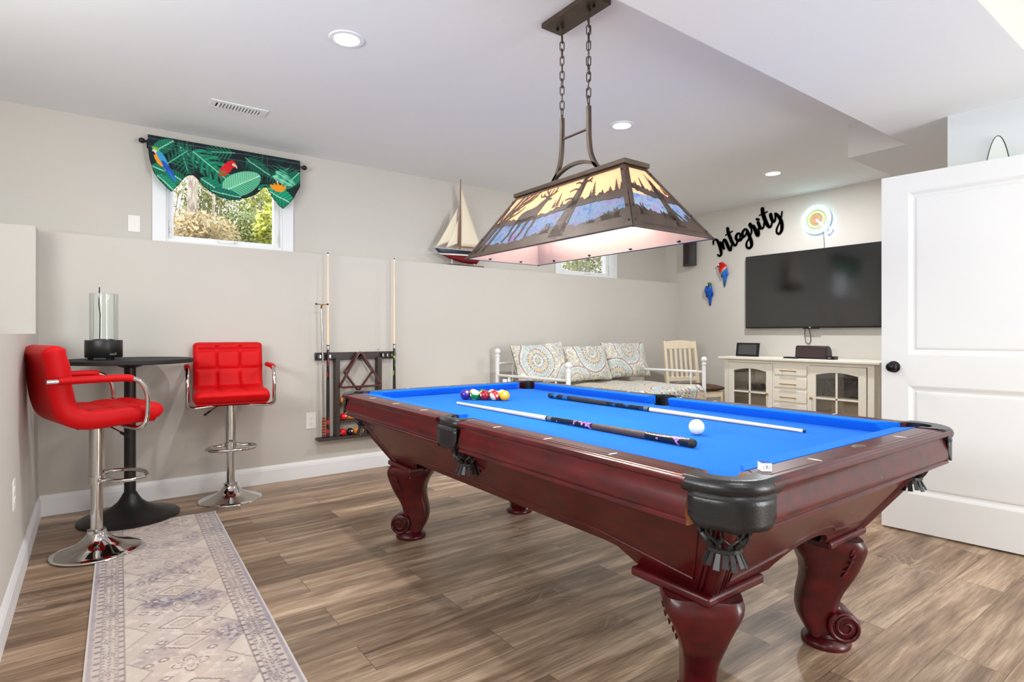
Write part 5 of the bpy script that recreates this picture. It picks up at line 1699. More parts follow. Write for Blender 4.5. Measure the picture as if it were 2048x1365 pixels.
        # leaning trunk right of the middle
        stroke([(.595, .04), (.62, .3), (.66, .6), (.70, .86), (.715, 1.0)], 0.10, 0.045); stroke([(.645, .05), (.655, .3), (.685, .6), (.715, .9)], 0.05, 0.02)
        for pts in ([(.66, .62), (.62, .66), (.585, .65)], [(.685, .76), (.64, .80), (.60, .78)], [(.71, .88), (.745, .88), (.765, .84)], [(.74, .88), (.765, .92)], [(.70, .84), (.66, .90), (.63, .90)], [(.70, .92), (.735, .96), (.75, .99)]):
            stroke(pts, 0.018, 0.006)
        for x, h, w in ((.53, .25, .05), (.505, .15, .04), (.79, .28, .055), (.77, .15, .04), (.90, .12, .06), (.94, .22, .05), (.97, .15, .05), (.57, .1, .04), (.85, .1, .05)): pine(x, .56, h, w)
        for x, w, h in ((.53, .12, .16), (.88, .13, .14), (.80, .10, .08), (.93, .10, .2), (.46, .10, .05)): bush(x, .15, w, h, int(x*100))
    else:
        gx = [0, .2, .4, .55, .7, .85, 1]
        lo = rough_line(gx, [0.05]*7, N_, 0, 1); hi = rough_line(gx, [.34, .30, .24, .26, .22, .17, .14], N_, 0.03, 3)
        band(lo, hi)
        mlo = rough_line(gx, [.62, .56, .52, .50, .46, .46, .42], N_, 0.012, 5); mhi = rough_line(gx, [.74, .66, .62, .60, .60, .58, .56], N_, 0.035, 6)
        band(mlo, mhi)
        stroke([(.60, .08), (.62, .4), (.655, .78)], 0.05, 0.02); stroke([(.67, .08), (.68, .4), (.70, .72)], 0.035, 0.015)
        for pts in ([(.63, .5), (.60, .60), (.58, .66)], [(.68, .5), (.73, .58), (.76, .66)], [(.62, .3), (.56, .24), (.53, .16)], [(.69, .35), (.75, .25), (.77, .18)]): stroke(pts, 0.02, 0.006)
        for x, h, w in ((.20, .15, .05), (.36, .22, .06), (.64, .3, .06), (.70, .25, .05), (.86, .13, .05), (.10, .1, .05)): pine(x, .58, h, w)
        for x, w, h in ((.18, .10, .20), (.48, .10, .12), (.88, .11, .16), (.60, .12, .14)): bush(x, .18, w, h, int(x*100)+5)
    mb.build('silhouette_cutout', M['bronze'], gl, smooth=0)
    return gl
side('long', -1); side('long', 1); side('end', -1); side('end', 1)
mb = MB()
for a, b_ in (((-1, -1), (1, -1)), ((1, -1), (1, 1)), ((1, 1), (-1, 1)), ((-1, 1), (-1, -1))):
    mb.tube([corner(*a, ZL0), corner(*b_, ZL0)], 0.004, 6)
mb.build('rim', M['bronze'], t)
for k in range(5):
    for sx in (-1, 1):
        if k < 4: MB().ball((LX+sx*(HB[0]-0.012), LY-0.40+k*0.267, ZL0+0.008), 0.009, 8, 6, (0.8, 1.5, 0.7)).build('panel_clip', M['blackgloss'], t)
for sy in (-1, 1):
    for k in (-1, 1):
        MB().ball((LX+k*0.10, LY+sy*(HB[1]-0.012), ZL0+0.008), 0.009, 8, 6, (1.5, 0.8, 0.7)).build('panel_clip', M['blackgloss'], t)
M['bulb'] = emit('warm_bulb', (255, 214, 165), 30.0)
for k in (-1, 0, 1):
    bb = MB().ball((LX, LY+k*0.2, 1.70), 0.03, 16, 10).build('bulb', M['bulb'], t)
    MB().lathe([(0.015, 1.725), (0.018, 1.74), (0.018, 1.806)], (LX, LY+k*0.2, 0), 12).build('socket', M['blackmatte'], t)
    l = bpy.data.lights.new('bulb_light', 'POINT'); l.energy = P_BULB; l.shadow_soft_size = 0.035; l.color = (1.0, 0.88, 0.75)
    lo_ = bpy.data.objects.new('bulb_light', l); COL.objects.link(lo_); lo_.location = (0, k*0.2, 1.655-2.59); lo_.parent = t

# ------------------------------------------------------------------ television wall
XE = 5.978
t = thing('television', 'large black flat television on the end wall', 'television', (XE, 2.885, 1.588))
MB().box((5.925, 2.165, 1.188), (5.958, 3.605, 1.994)).build('bezel', M['blackgloss'], t, bevel=0.003)
M['screen'] = mat('dark_glossy_screen', (9, 9, 11), 0.09, var=0.05, spec=0.9, coat=0.5)
MB().box((5.9225, 2.173, 1.205), (5.926, 3.597, 1.987)).build('screen', M['screen'], t, smooth=0)
MB().box((5.958, 2.6, 1.40), (5.977, 3.2, 1.80)).build('wall_mount', M['black'], t)
MB().box((5.918, 2.80, 1.180), (5.94, 2.96, 1.190)).build('sensor_bar', M['blackgloss'], t, bevel=0.002)
mb = MB(); mb.box((5.9235, 2.882, 1.1925), (5.9248, 2.898, 1.1985)); mb.build('badge', M['paper'], t, smooth=0)
mb = MB(); mb.tube(smoothpath([(5.955, 2.955, 1.185), (5.965, 2.962, 1.11), (5.966, 2.95, 1.045), (5.966, 2.925, 1.022), (5.966, 2.903, 1.05), (5.965, 2.905, 1.12), (5.955, 2.918, 1.185)], 6), 0.003, 6)
mb.tube([(5.966, 2.925, 1.022), (5.979, 2.925, 1.03)], 0.003, 6)
tag(mb.build('cable_loop', M['blackmatte'], None), 'black cable looping down below the television', 'cable')

# letters of the word Integrity, cut in black board, pen strokes on the wall
SIGN = [[(4.046, 2.194, 0.0071), (4.049, 2.228, 0.0088), (4.03, 2.253, 0.0099), (3.997, 2.239, 0.0137), (3.966, 2.178, 0.017), (3.947, 2.114, 0.017), (3.941, 2.074, 0.0143), (3.956, 2.049, 0.011), (3.978, 2.055, 0.0093), (3.988, 2.068, 0.0077)], [(3.953, 2.205, 0.0165), (3.928, 2.162, 0.0181), (3.906, 2.129, 0.0137)], [(3.906, 2.129, 0.0099), (3.918, 2.2, 0.0099), (3.903, 2.236, 0.0121), (3.878, 2.206, 0.0176), (3.847, 2.136, 0.0181), (3.827, 2.101, 0.0137), (3.813, 2.109, 0.0099), (3.808, 2.159, 0.0093)], [(3.859, 2.362, 0.0165), (3.847, 2.302, 0.0187), (3.822, 2.243, 0.0192), (3.797, 2.185, 0.0176), (3.767, 2.149, 0.0126), (3.748, 2.154, 0.0104), (3.734, 2.188, 0.0093)], [(3.884, 2.284, 0.0066), (3.84, 2.301, 0.0071), (3.797, 2.317, 0.0071)], [(3.734, 2.188, 0.0093), (3.698, 2.226, 0.0093), (3.701, 2.271, 0.0104), (3.725, 2.282, 0.0121), (3.749, 2.253, 0.0154), (3.742, 2.216, 0.0154), (3.713, 2.197, 0.0126), (3.683, 2.205, 0.0099), (3.659, 2.238, 0.0088)], [(3.607, 2.295, 0.011), (3.633, 2.319, 0.011), (3.662, 2.298, 0.0137), (3.671, 2.261, 0.0148), (3.657, 2.233, 0.0126), (3.633, 2.247, 0.0099), (3.607, 2.295, 0.0099)], [(3.613, 2.301, 0.0137), (3.584, 2.233, 0.0181), (3.56, 2.165, 0.0181), (3.559, 2.117, 0.0159), (3.589, 2.095, 0.0121), (3.617, 2.118, 0.011), (3.618, 2.162, 0.0099), (3.589, 2.206, 0.0088), (3.558, 2.266, 0.0082)], [(3.558, 2.266, 0.0082), (3.558, 2.309, 0.0093), (3.575, 2.339, 0.011), (3.584, 2.362, 0.0121), (3.575, 2.373, 0.011), (3.563, 2.356, 0.011), (3.56, 2.331, 0.0099), (3.537, 2.341, 0.0093)], [(3.537, 2.341, 0.0154), (3.515, 2.298, 0.0192), (3.495, 2.242, 0.0187), (3.48, 2.222, 0.0132), (3.469, 2.241, 0.0104), (3.476, 2.303, 0.0093)], [(3.48, 2.372, 0.0159), (3.464, 2.33, 0.017), (3.45, 2.303, 0.0143), (3.43, 2.295, 0.011), (3.414, 2.314, 0.0093), (3.409, 2.356, 0.0088)], [(3.495, 2.409, 0.0137), (3.476, 2.401, 0.0148)], [(3.43, 2.515, 0.0192), (3.422, 2.458, 0.0209), (3.403, 2.397, 0.0209), (3.375, 2.335, 0.0192), (3.348, 2.298, 0.0132), (3.329, 2.307, 0.0099), (3.319, 2.342, 0.0088)], [(3.464, 2.446, 0.0066), (3.419, 2.457, 0.0071), (3.375, 2.471, 0.0071)], [(3.334, 2.435, 0.0181), (3.326, 2.395, 0.0181), (3.31, 2.358, 0.0148), (3.294, 2.349, 0.011), (3.28, 2.377, 0.0093), (3.283, 2.434, 0.0088)], [(3.28, 2.436, 0.0121), (3.251, 2.408, 0.0154), (3.219, 2.352, 0.0181), (3.207, 2.298, 0.0181), (3.211, 2.243, 0.0159), (3.235, 2.21, 0.0115), (3.261, 2.222, 0.0104), (3.267, 2.261, 0.0093), (3.245, 2.309, 0.0082), (3.219, 2.367, 0.0082), (3.206, 2.444, 0.0071)]]
mb = MB()
for st in SIGN:
    pts = smoothpath(st, 5)
    for i, (y_, z, r) in enumerate(pts):
        r *= 1.0
        mb.lathe([(r, 0), (r, 0.011), (max(r-0.001, 0.002), 0.012)], (5.963, y_, z), 14, 'x')
        if i:
            a = pts[i-1]; b_ = pts[i]
            d = Vector((b_[0]-a[0], b_[1]-a[1])); 
            if d.length < 1e-5: continue
            d.normalize(); nv = (-d.y, d.x)
            mb.prism([(a[0]+nv[0]*a[2], a[1]+nv[1]*a[2]), (a[0]-nv[0]*a[2], a[1]-nv[1]*a[2]), (b_[0]-nv[0]*b_[2], b_[1]-nv[1]*b_[2]), (b_[0]+nv[0]*b_[2], b_[1]+nv[1]*b_[2])], lambda p, q, h: (h, p, q), 5.963, 5.975)
for y_, z in ((3.93, 2.15), (3.40, 2.37), (3.57, 2.2)):
    mb.rod((5.97, y_, z), (5.978, y_, z), 0.004, 6)
tag(mb.build('script_sign', M['blackmatte'], None, smooth=30), 'black cursive Integrity lettering on the wall above the television', 'wall sign')

# neon sign: letter Q like a target with an arrow
QY, QZ = 2.837, 2.296
t = thing('neon_sign', 'glowing round letter Q neon sign with an arrow, above the television', 'neon sign', (XE, QY, QZ))
M['acrylic'] = mat('milky_acrylic', (150, 152, 152), 0.35, var=0.02)
mb = MB(); mb.lathe([(0.001, 5.955), (0.140, 5.955), (0.140, 5.960), (0.001, 5.960)], (0, QY, QZ), 48, 'x')
mb.build('backing', M['acrylic'], t, smooth=30)
def ringtube(name, r, c, st, rad=0.0065, x=5.946, ry=1.0):
    m = emit('neon_'+name, c, st)
    pts = [(x, QY+r*ry*math.cos(2*PI*k/56), QZ+r*math.sin(2*PI*k/56)) for k in range(56)]
    MB().tube(pts, rad, 10, closed=True).build('neon_ring', m, t, label=name.replace('_', ' ')+' neon ring')
ringtube('white_cyan_outer', 0.139, (170, 240, 255), NEON*0.8, 0.0095)
ringtube('pale_green_second', 0.113, (190, 255, 220), NEON*0.6, 0.0085)
ringtube('yellow_green', 0.076, (228, 236, 110), NEON*0.45, 0.0075)
ringtube('orange_inner', 0.034, (255, 110, 40), NEON*0.5, 0.0065)
ma = emit('neon_arrow', (150, 160, 255), NEON*0.9)
mb = MB()
mb.tube([(5.942, QY, QZ), (5.942, QY-0.112, QZ-0.118)], 0.0085, 10)
for o_ in (-1, 1):
    mb.tube([(5.942, QY-0.080+o_*0.019, QZ-0.084-o_*0.019), (5.942, QY-0.134+o_*0.019, QZ-0.140-o_*0.019)], 0.0075, 8)
mb.tube([(5.942, QY-0.153, QZ-0.121), (5.942, QY-0.115, QZ-0.159)], 0.0065, 8)
mb.build('neon_arrow', ma, t)
mb = MB(); mb.tube(smoothpath([(5.966, 2.776, 2.155), (5.972, 2.773, 2.09), (5.972, 2.769, 2.03), (5.970, 2.769, 1.985)], 5), 0.0018, 6); mb.build('power_cord', M['blackgloss'], t)
for a in (0.8, 2.4, 3.9, 5.4):
    MB().rod((5.958, QY+0.115*math.cos(a), QZ+0.115*math.sin(a)), (5.978, QY+0.115*math.cos(a), QZ+0.115*math.sin(a)), 0.005, 8).build('standoff', M['steel'], t)

# speaker in the corner
t = thing('wall_speaker', 'slim dark brown speaker on the wall under the hanging lamp', 'speaker', (XE, 4.355, 2.15))
cyl = [(4.285+0.0, 0.0), (4.43, 0.0), (4.43, -0.05), (4.395, -0.085), (4.325, -0.085), (4.27, -0.05)]
mb = MB()
rings = []
for z, sc_ in ((1.965, 0.97), (1.972, 1.0), (2.12, 0.975), (2.27, 1.0), (2.277, 0.97)):
    rings.append([(5.958+b_*1.0*sc_, 4.352+(a-4.352)*sc_*1.12, z) for a, b_ in cyl])
mb.loft(rings); sp_ = mb.build('cabinet', mat('dark_speaker_cabinet', (50, 46, 46), 0.5, var=0.1), t, smooth=30)
mb = MB()
mb.loft([[(5.8735+(0 if 1 else 0), y_, z) for y_ in (4.325, 4.392)] + [(5.8715, y_, z) for y_ in (4.392, 4.325)] for z in (1.985, 2.12, 2.258)])
mb.build('grille', mat('brown_speaker_grille', (54, 38, 38), 0.85, var=0.2, scale=300), t, smooth=0)
MB().box((5.955, 4.32, 2.08), (5.978, 4.38, 2.16)).build('bracket', M['black'], t)

# parrots
def parrot(name, label, body, cols, parts):
    """body: spine points (y, z, r, depth); cols(v) paints the plumage"""
    m = paintmat(name+'_paint', 0.45)
    mb = MB()
    sp = smoothpath(body, 5)
    rings = []
    n = len(sp)
    for i in range(n):
        y_, z, r, d = sp[i]
        a = Vector(sp[min(i+1, n-1)][:2])-Vector(sp[max(i-1, 0)][:2]); a.normalize(); nv = (-a.y, a.x)
        rings.append([(5.9778-max(0.0, d*(0.55+0.45*math.sin(2*PI*k/14))), y_+nv[0]*r*math.cos(2*PI*k/14), z+nv[1]*r*math.cos(2*PI*k/14)) for k in range(14)])
    mb.loft(rings)
    o = mb.build(name, m, None, smooth=60, paint=cols)
    tag(o, label, 'wall ornament', 'parrot ornaments by the television')
    for pn, mm, fn in parts:
        b_ = MB(); fn(b_); b_.build(pn, mm, o, smooth=60)
    return o
def redc(v):
    Y, Z = v[:, 1], v[:, 2]
    c = np.tile(np.array(lin((196, 12, 24))), (len(v), 1))
    ln = 1.835+(Y-3.915)*-0.95
    c = blend(c, (244, 190, 40), (Z < ln+0.012)*1.0); c = blend(c, (36, 110, 196), (Z < ln)*1.0)
    c = blend(c, (40, 84, 120), (Z < 1.745)*1.0); c = blend(c, (60, 50, 60), ((Z < 1.78) & (Y > 3.907))*1.0)
    return c
M['beak'] = mat('horn_beak', (236, 226, 206), 0.3); M['beakd'] = mat('dark_beak', (24, 20, 20), 0.3)
parrot('hanging_parrot', 'red parrot ornament with blue tail on the wall left of the television',
       [(3.962, 1.944, 0.010, 0.03), (3.948, 1.948, 0.022, 0.045), (3.928, 1.938, 0.036, 0.06), (3.905, 1.905, 0.050, 0.07), (3.897, 1.872, 0.053, 0.07), (3.893, 1.838, 0.046, 0.06), (3.889, 1.80, 0.033, 0.045), (3.89, 1.76, 0.022, 0.03), (3.897, 1.715, 0.014, 0.02), (3.902, 1.676, 0.006, 0.01)], redc,
       [('beak', M['beak'], lambda b: b.tube([(5.94, 3.962, 1.944), (5.94, 3.974, 1.938), (5.94, 3.977, 1.925)], [0.012, 0.009, 0.003], 8)),
        ('beak_tip', M['beakd'], lambda b: b.tube([(5.94, 3.966, 1.932), (5.94, 3.972, 1.922), (5.94, 3.962, 1.914)], [0.007, 0.006, 0.003], 8)),
        ('face_patch', M['beak'], lambda b: b.ball((5.93, 3.952, 1.938), 0.010, 10, 8, (0.6, 1, 1))),
        ('wing_tip', mat('wing_blue', (30, 92, 190), 0.4, var=0.2, scale=60), lambda b: b.tube([(5.95, 3.862, 1.862), (5.94, 3.848, 1.835), (5.945, 3.847, 1.808)], [0.010, 0.016, 0.008], 8)),
        ('perch', M['beakd'], lambda b: b.tube([(5.95, 3.925, 1.805), (5.93, 3.915, 1.80), (5.95, 3.842, 1.815)], 0.007, 8))])
def bluec(v):
    Y, Z = v[:, 1], v[:, 2]
    c = np.tile(np.array(lin((20, 92, 200))), (len(v), 1))
    c = blend(c, (10, 66, 160), (fbm(Y*90, Z*60) > 0.52)*0.8)
    c = blend(c, (40, 110, 60), (Z > 1.695)*1.0); c = blend(c, (20, 50, 120), (Z < 1.50)*0.8)
    return c
parrot('hanging_parrot', 'blue parrot ornament with green head lower on the wall',
       [(4.087, 1.742, 0.004, 0.02), (4.088, 1.738, 0.015, 0.04), (4.089, 1.728, 0.025, 0.055), (4.091, 1.705, 0.031, 0.065), (4.093, 1.675, 0.045, 0.07), (4.093, 1.64, 0.050, 0.07), (4.09, 1.60, 0.044, 0.055), (4.088, 1.565, 0.030, 0.04), (4.089, 1.53, 0.020, 0.03), (4.092, 1.49, 0.013, 0.02), (4.093, 1.463, 0.007, 0.012)], bluec,
       [('beak', M['beakd'], lambda b: b.tube([(5.915, 4.078, 1.712), (5.905, 4.07, 1.703), (5.91, 4.068, 1.69)], [0.010, 0.009, 0.003], 8)),
        ('face_patch', M['beak'], lambda b: b.ball((5.912, 4.092, 1.710), 0.013, 10, 8, (0.6, 1, 1))),
        ('wing_tip', mat('wing_navy', (16, 44, 110), 0.4, var=0.2, scale=60), lambda b: (b.tube([(5.95, 4.050, 1.63), (5.94, 4.044, 1.60), (5.95, 4.052, 1.575)], [0.008, 0.013, 0.006], 8), b.tube([(5.95, 4.128, 1.60), (5.945, 4.128, 1.58), (5.95, 4.12, 1.565)], [0.005, 0.009, 0.004], 8)))])

# ------------------------------------------------------------------ sideboard
t = thing('sideboard', 'cream sideboard with arched glass doors and drawers under the television', 'sideboard', (5.73, 2.86, 0))
XF = 5.5; XB = 5.965; YA, YB_ = 2.127, 3.593
mb = MB()
mb.box((XF, YA, 0.07), (XF+0.02, YA+0.055, 0.855)); mb.box((XF, YB_-0.045, 0.07), (XF+0.02, YB_, 0.855))
mb.box((XF, 2.692, 0.07), (XF+0.02, 2.705, 0.83)); mb.box((XF, 3.033, 0.07), (XF+0.02, 3.052, 0.83))
mb.box((XF, YA+0.055, 0.828), (XF+0.02, YB_-0.045, 0.855)); mb.box((XF, YA+0.055, 0.07), (XF+0.02, YB_-0.045, 0.10))
mb.box((XF+0.02, YA, 0.07), (XB, YA+0.02, 0.855)); mb.box((XF+0.02, YB_-0.02, 0.07), (XB, YB_, 0.855))
for yy in (2.69, 3.035): mb.box((XF+0.02, yy, 0.09), (XB-0.012, yy+0.018, 0.84))
for a, b_ in ((YA, YA+0.06), (YB_-0.06, YB_)): mb.box((XF, a, 0), (XF+0.06, b_, 0.07)); mb.box((XB-0.06, a, 0), (XB, b_, 0.07))
mb.box((XF+0.004, 2.705, 0.10), (XF+0.012, 3.033, 0.83)); mb.box((XF+0.08, YA-0.006, 0.16), (XB-0.06, YA, 0.76))
mb.build('carcass', M['cream'], t, bevel=0.002)
mb = MB(); mb.box((XB-0.012, YA+0.02, 0.09), (XB, YB_-0.02, 0.85)); mb.build('back_panel', M['creamin'], t, smooth=0)
MB().box((XF+0.02, YA+0.02, 0.07), (XB-0.012, YB_-0.02, 0.09)).build('floor_panel', M['creamin'], t, smooth=0)
for a, b_ in ((YA+0.02, 2.69), (3.053, YB_-0.02)): MB().box((XF+0.05, a, 0.522), (XB-0.012, b_, 0.538)).build('shelf', M['creamin'], t, smooth=0)
MB().box((5.465, 2.07, 0.858), (5.972, 3.655, 0.883)).build('top', M['cream'], t, bevel=0.005)
def cabdoor(y0, y1, knob_y):
    mb = MB(); z0, z1 = 0.105, 0.825
    x0, x1 = XF-0.004, XF+0.018
    gy0, gy1 = y0+0.066, y1-0.064
    mb.box((x0, y0, z0), (x1, gy0, z1)); mb.box((x0, gy1, z0), (x1, y1, z1)); mb.box((x0, gy0, z0), (x1, gy1, z0+0.07))
    top = [(gy0, z1), (gy0, 0.742)] + [(gy0+(gy1-gy0)*k/14, 0.742+0.026*math.sin(PI*k/14)) for k in range(1, 14)] + [(gy1, 0.742), (gy1, z1)]
    mb.prism(top, lambda a, b_, x: (x, a, b_), x0, x1)
    ym = (gy0+gy1)/2
    mb.box((x0+0.002, ym-0.009, z0+0.07), (x1-0.003, ym+0.009, 0.768)); mb.box((x0+0.002, gy0, 0.515), (x1-0.003, gy1, 0.531))
    d = mb.build('door', M['cream'], t, bevel=0.0015)
    MB().box((XF+0.007, gy0-0.005, z0+0.065), (XF+0.010, gy1+0.005, 0.775)).build('pane', M['cabglass'], d, smooth=0)
    MB().lathe([(0.005, 0.0), (0.005, -0.010), (0.011, -0.014), (0.014, -0.022), (0.011, -0.030), (0.001, -0.033)], (x0, knob_y, 0.518), 20, 'x').build('knob', M['brass'], d)
cabdoor(2.19, 2.69, 2.661); cabdoor(3.054, 3.545, 3.100)
for z0, z1, hz in ((0.722, 0.82, 0.765), (0.598, 0.698, 0.634), (0.460, 0.574, 0.503), (0.335, 0.436, 0.378), (0.11, 0.31, 0.22)):
    d = MB().box((XF-0.012, 2.708, z0), (XF+0.015, 3.030, z1)).build('drawer', M['cream'], t, bevel=0.004)
    MB().box((XF+0.015, 2.72, z0+0.005), (XF+0.30, 3.02, z1-0.01)).build('drawer_box', M['creamin'], d, smooth=0)
    mb = MB(); mb.rod((XF-0.030, 2.80, hz), (XF-0.030, 2.965, hz), 0.0048, 10)
    for yy in (2.82, 2.945): mb.rod((XF-0.012, yy, hz), (XF-0.030, yy, hz), 0.004, 8)
    mb.build('handle', M['brass'], d)
# things on and in the sideboard
t = thing('digital_frame', 'small black framed screen leaning at the left end of the sideboard top', 'picture frame', (5.72, 3.45, 0.883))
mb = MB(); 
def leanq(y_, z, x): return (5.70+x+0.16*(z-0.884), y_, z)
mb.prism([(3.322, 0.884), (3.587, 0.884), (3.587, 1.030), (3.322, 1.030)], lambda a, b_, x: leanq(a, b_, x), 0, 0.014); mb.build('frame', M['blackgloss'], t, bevel=0.002)
mb = MB(); mb.prism([(3.350, 0.905), (3.558, 0.905), (3.558, 1.012), (3.350, 1.012)], lambda a, b_, x: leanq(a, b_, x), -0.0012, 0.0); mb.build('screen', mat('grey_screen', (70, 70, 74), 0.2, var=0.1), t, smooth=0)
mb = MB(); mb.tube([(5.735, 3.45, 0.97), (5.79, 3.45, 0.887)], 0.006, 8); mb.build('easel_leg', M['black'], t)
t = thing('docking_speaker', 'dark tabletop speaker with rounded top in the middle of the sideboard', 'speaker', (5.72, 2.755, 0.883))
prof = [(5.655, 0.893), (5.665, 0.99), (5.675, 1.008), (5.70, 1.012), (5.735, 1.0), (5.765, 0.965), (5.775, 0.92), (5.775, 0.893)]
mb = MB(); mb.loft([[(x, y_, z) for x, z in prof] for y_ in (2.602, 2.905)]); mb.build('cabinet', mat('brown_black_speaker', (48, 34, 36), 0.35, var=0.1), t, smooth=40, bevel=0.003)
mb = MB(); mb.prism([(2.612, 0.896), (2.897, 0.896), (2.897, 0.988), (2.612, 0.988)], lambda a, b_, x: (5.6535+x+(b_-0.893)*0.103, a, b_), -0.0015, 0.001); mb.build('grille', mat('speaker_cloth', (62, 46, 46), 0.9, var=0.2, scale=400), t, smooth=0)
MB().box((5.65, 2.598, 0.8835), (5.785, 2.909, 0.8935)).build('base', M['blackgloss'], t, bevel=0.002)
t = thing('media_box', 'small black box beside the tabletop speaker on the sideboard', 'media box', (5.66, 2.555, 0.883))
MB().box((5.625, 2.515, 0.8835), (5.70, 2.592, 0.915)).build('case', M['blackgloss'], t, bevel=0.003)
MB().box((5.6242, 2.548, 0.894), (5.6252, 2.576, 0.904)).build('display', M['steel'], t, smooth=0)
t = thing('remote_control', 'slim black remote lying in front of the tabletop speaker', 'remote', (5.57, 2.90, 0.883))
MB().box((5.555, 2.83, 0.8835), (5.590, 2.975, 0.899)).build('body', M['blackgloss'], t, bevel=0.005)
mb = MB()
for k in range(6):
    for j in range(2): mb.box((5.563+j*0.012, 2.85+k*0.018, 0.899), (5.570+j*0.012, 2.86+k*0.018, 0.9002))
mb.build('buttons', M['blackmatte'], t, smooth=0)
t = thing('clock_radio', 'small black clock radio behind the left glass door of the sideboard', 'clock radio', (5.65, 3.31, 0.538))
rr = [(3.225+0.0, 0.5385), (3.385, 0.5385), (3.385, 0.585), (3.372, 0.602), (3.235, 0.602), (3.222, 0.585)]
mb = MB(); mb.prism(rr, lambda a, b_, x: (x, a, b_), 5.60, 5.68); mb.build('body', M['blackgloss'], t, bevel=0.004)
MB().box((5.598, 3.24, 0.597), (5.675, 3.37, 0.606)).build('trim', M['steel'], t, bevel=0.002)
for yy in (3.262, 3.345): MB().lathe([(0.02, -0.003), (0.022, 0)], (5.60, yy, 0.566), 16, 'x').build('speaker_disc', M['blackmatte'], t)
t = thing('media_receiver', 'dark media receiver behind the right glass door of the sideboard', 'receiver', (5.72, 2.43, 0.538))
MB().box((5.60, 2.24, 0.5385), (5.90, 2.62, 0.70)).build('case', mat('dark_receiver', (40, 36, 36), 0.35, var=0.15), t, bevel=0.003)
MB().box((5.598, 2.30, 0.63), (5.6005, 2.56, 0.685)).build('display', M['blackgloss'], t, smooth=0)
for yy in (2.29, 2.575): MB().lathe([(0.016, -0.012), (0.018, 0)], (5.60, yy, 0.585), 16, 'x').build('dial', M['blackgloss'], t)

# ------------------------------------------------------------------ daybed with paisley quilt and three pillows
def medals(P2, centers, base=(232, 226, 214), dens=1.0):
    """paisley medallion print over a pair of coordinates"""
    X, Z = P2[:, 0], P2[:, 1]
    col = np.tile(np.array(lin(base)), (len(X), 1))
    n = fbm(X*160, Z*160, 2); n2 = fbm(X*70+5, Z*70, 2); n3 = vnoise(X*210, Z*210)
    col = blend(col, (134, 150, 158), np.clip((n-0.52)*9, 0, 1)*0.75)
    col = blend(col, (196, 180, 140), np.clip((n2-0.55)*8, 0, 1)*0.7)
    col = blend(col, (150, 96, 104), ((n3 > 0.86))*0.6)
    for cx, cz, R in centers:
        d = np.hypot(X-cx, Z-cz)/R; a = np.arctan2(Z-cz, X-cx)
        ins = d < 1
        c0 = np.tile(np.array(lin((230, 226, 216))), (len(X), 1))
        c0 = blend(c0, (150, 166, 168), (n > 0.5)*0.75)
        rings = [(0.0, 0.10, (206, 180, 120), 0), (0.10, 0.18, (120, 130, 150), 10), (0.18, 0.27, (222, 214, 200), 14), (0.27, 0.36, (110, 128, 150), 20), (0.36, 0.5, (206, 186, 144), 0), (0.5, 0.58, (150, 100, 108), 28), (0.58, 0.86, (176, 190, 188), 46), (0.86, 0.91, (232, 228, 220), 0), (0.91, 0.97, (140, 88, 102), 0)]
        for lo, hi, c, k in rings:
            m = (d >= lo) & (d < hi)
            if k: c0 = blend(c0, c, (m & (np.sin(a*k) > -0.25))*0.85)
            else: c0 = blend(c0, c, m*(0.75 if hi-lo < 0.12 else 0.5+0.35*(n2 > 0.5)))
        col = np.where(ins[:, None], c0, col)
    return col
t = thing('daybed', 'white metal daybed under a paisley quilt against the long wall', 'daybed', (4.0, 3.94, 0))
M['whitemetal'] = mat('white_enamelled_metal', (240, 240, 240), 0.35, var=0.02)
def post(x, y_, zt, parent):
    mb = MB(); mb.lathe([(0.020, 0), (0.020, zt-0.075), (0.026, zt-0.072), (0.026, zt-0.064), (0.018, zt-0.06), (0.016, zt-0.048), (0.024, zt-0.045)], (x, y_, 0), 20)
    mb.ball((x, y_, zt-0.024), 0.029, 18, 12)
    return mb.build('post', M['whitemetal'], parent)
XLB, XRB, YFB, YBB = 3.105, 4.925, 3.447, 4.45
post(XLB, YBB, 0.985, t); post(XLB, YFB, 0.895, t); post(XRB, YFB, 0.895, t); post(XRB, YBB, 0.985, t)
for x in (XLB, XRB):
    mb = MB(); mb.rod((x, YFB, 0.748), (x, YBB, 0.735), 0.0125, 12); mb.rod((x, YFB, 0.40), (x, YBB, 0.40), 0.012, 10); mb.build('end_rail', M['whitemetal'], t)
    for yy in (3.60, 4.26):
        mb = MB(); mb.lathe([(0.007, 0.40), (0.007, 0.66), (0.018, 0.69), (0.018, 0.70), (0.008, 0.725), (0.007, 0.745)], (x, yy, 0), 12); mb.build('spindle', M['whitemetal'], t)
mb = MB(); mb.rod((XLB, YBB, 0.845), (XRB, YBB, 0.845), 0.0125, 12); mb.rod((XLB, YBB, 0.50), (XRB, YBB, 0.50), 0.0125, 12); mb.build('back_rail', M['whitemetal'], t)
for k in range(9):
    xx = XLB+0.18+k*0.182
    mb = MB(); mb.lathe([(0.007, 0.50), (0.007, 0.845)], (xx, YBB, 0), 10); mb.build('spindle', M['whitemetal'], t)
for y_ in (YFB, YBB): MB().box((XLB, y_-0.012, 0.27), (XRB, y_+0.012, 0.33)).build('side_rail', M['whitemetal'], t)
MB().box((XLB+0.03, YFB+0.02, 0.30), (XRB-0.03, YBB-0.03, 0.575)).build('mattress', M['paper'], t, bevel=0.04, bseg=4)
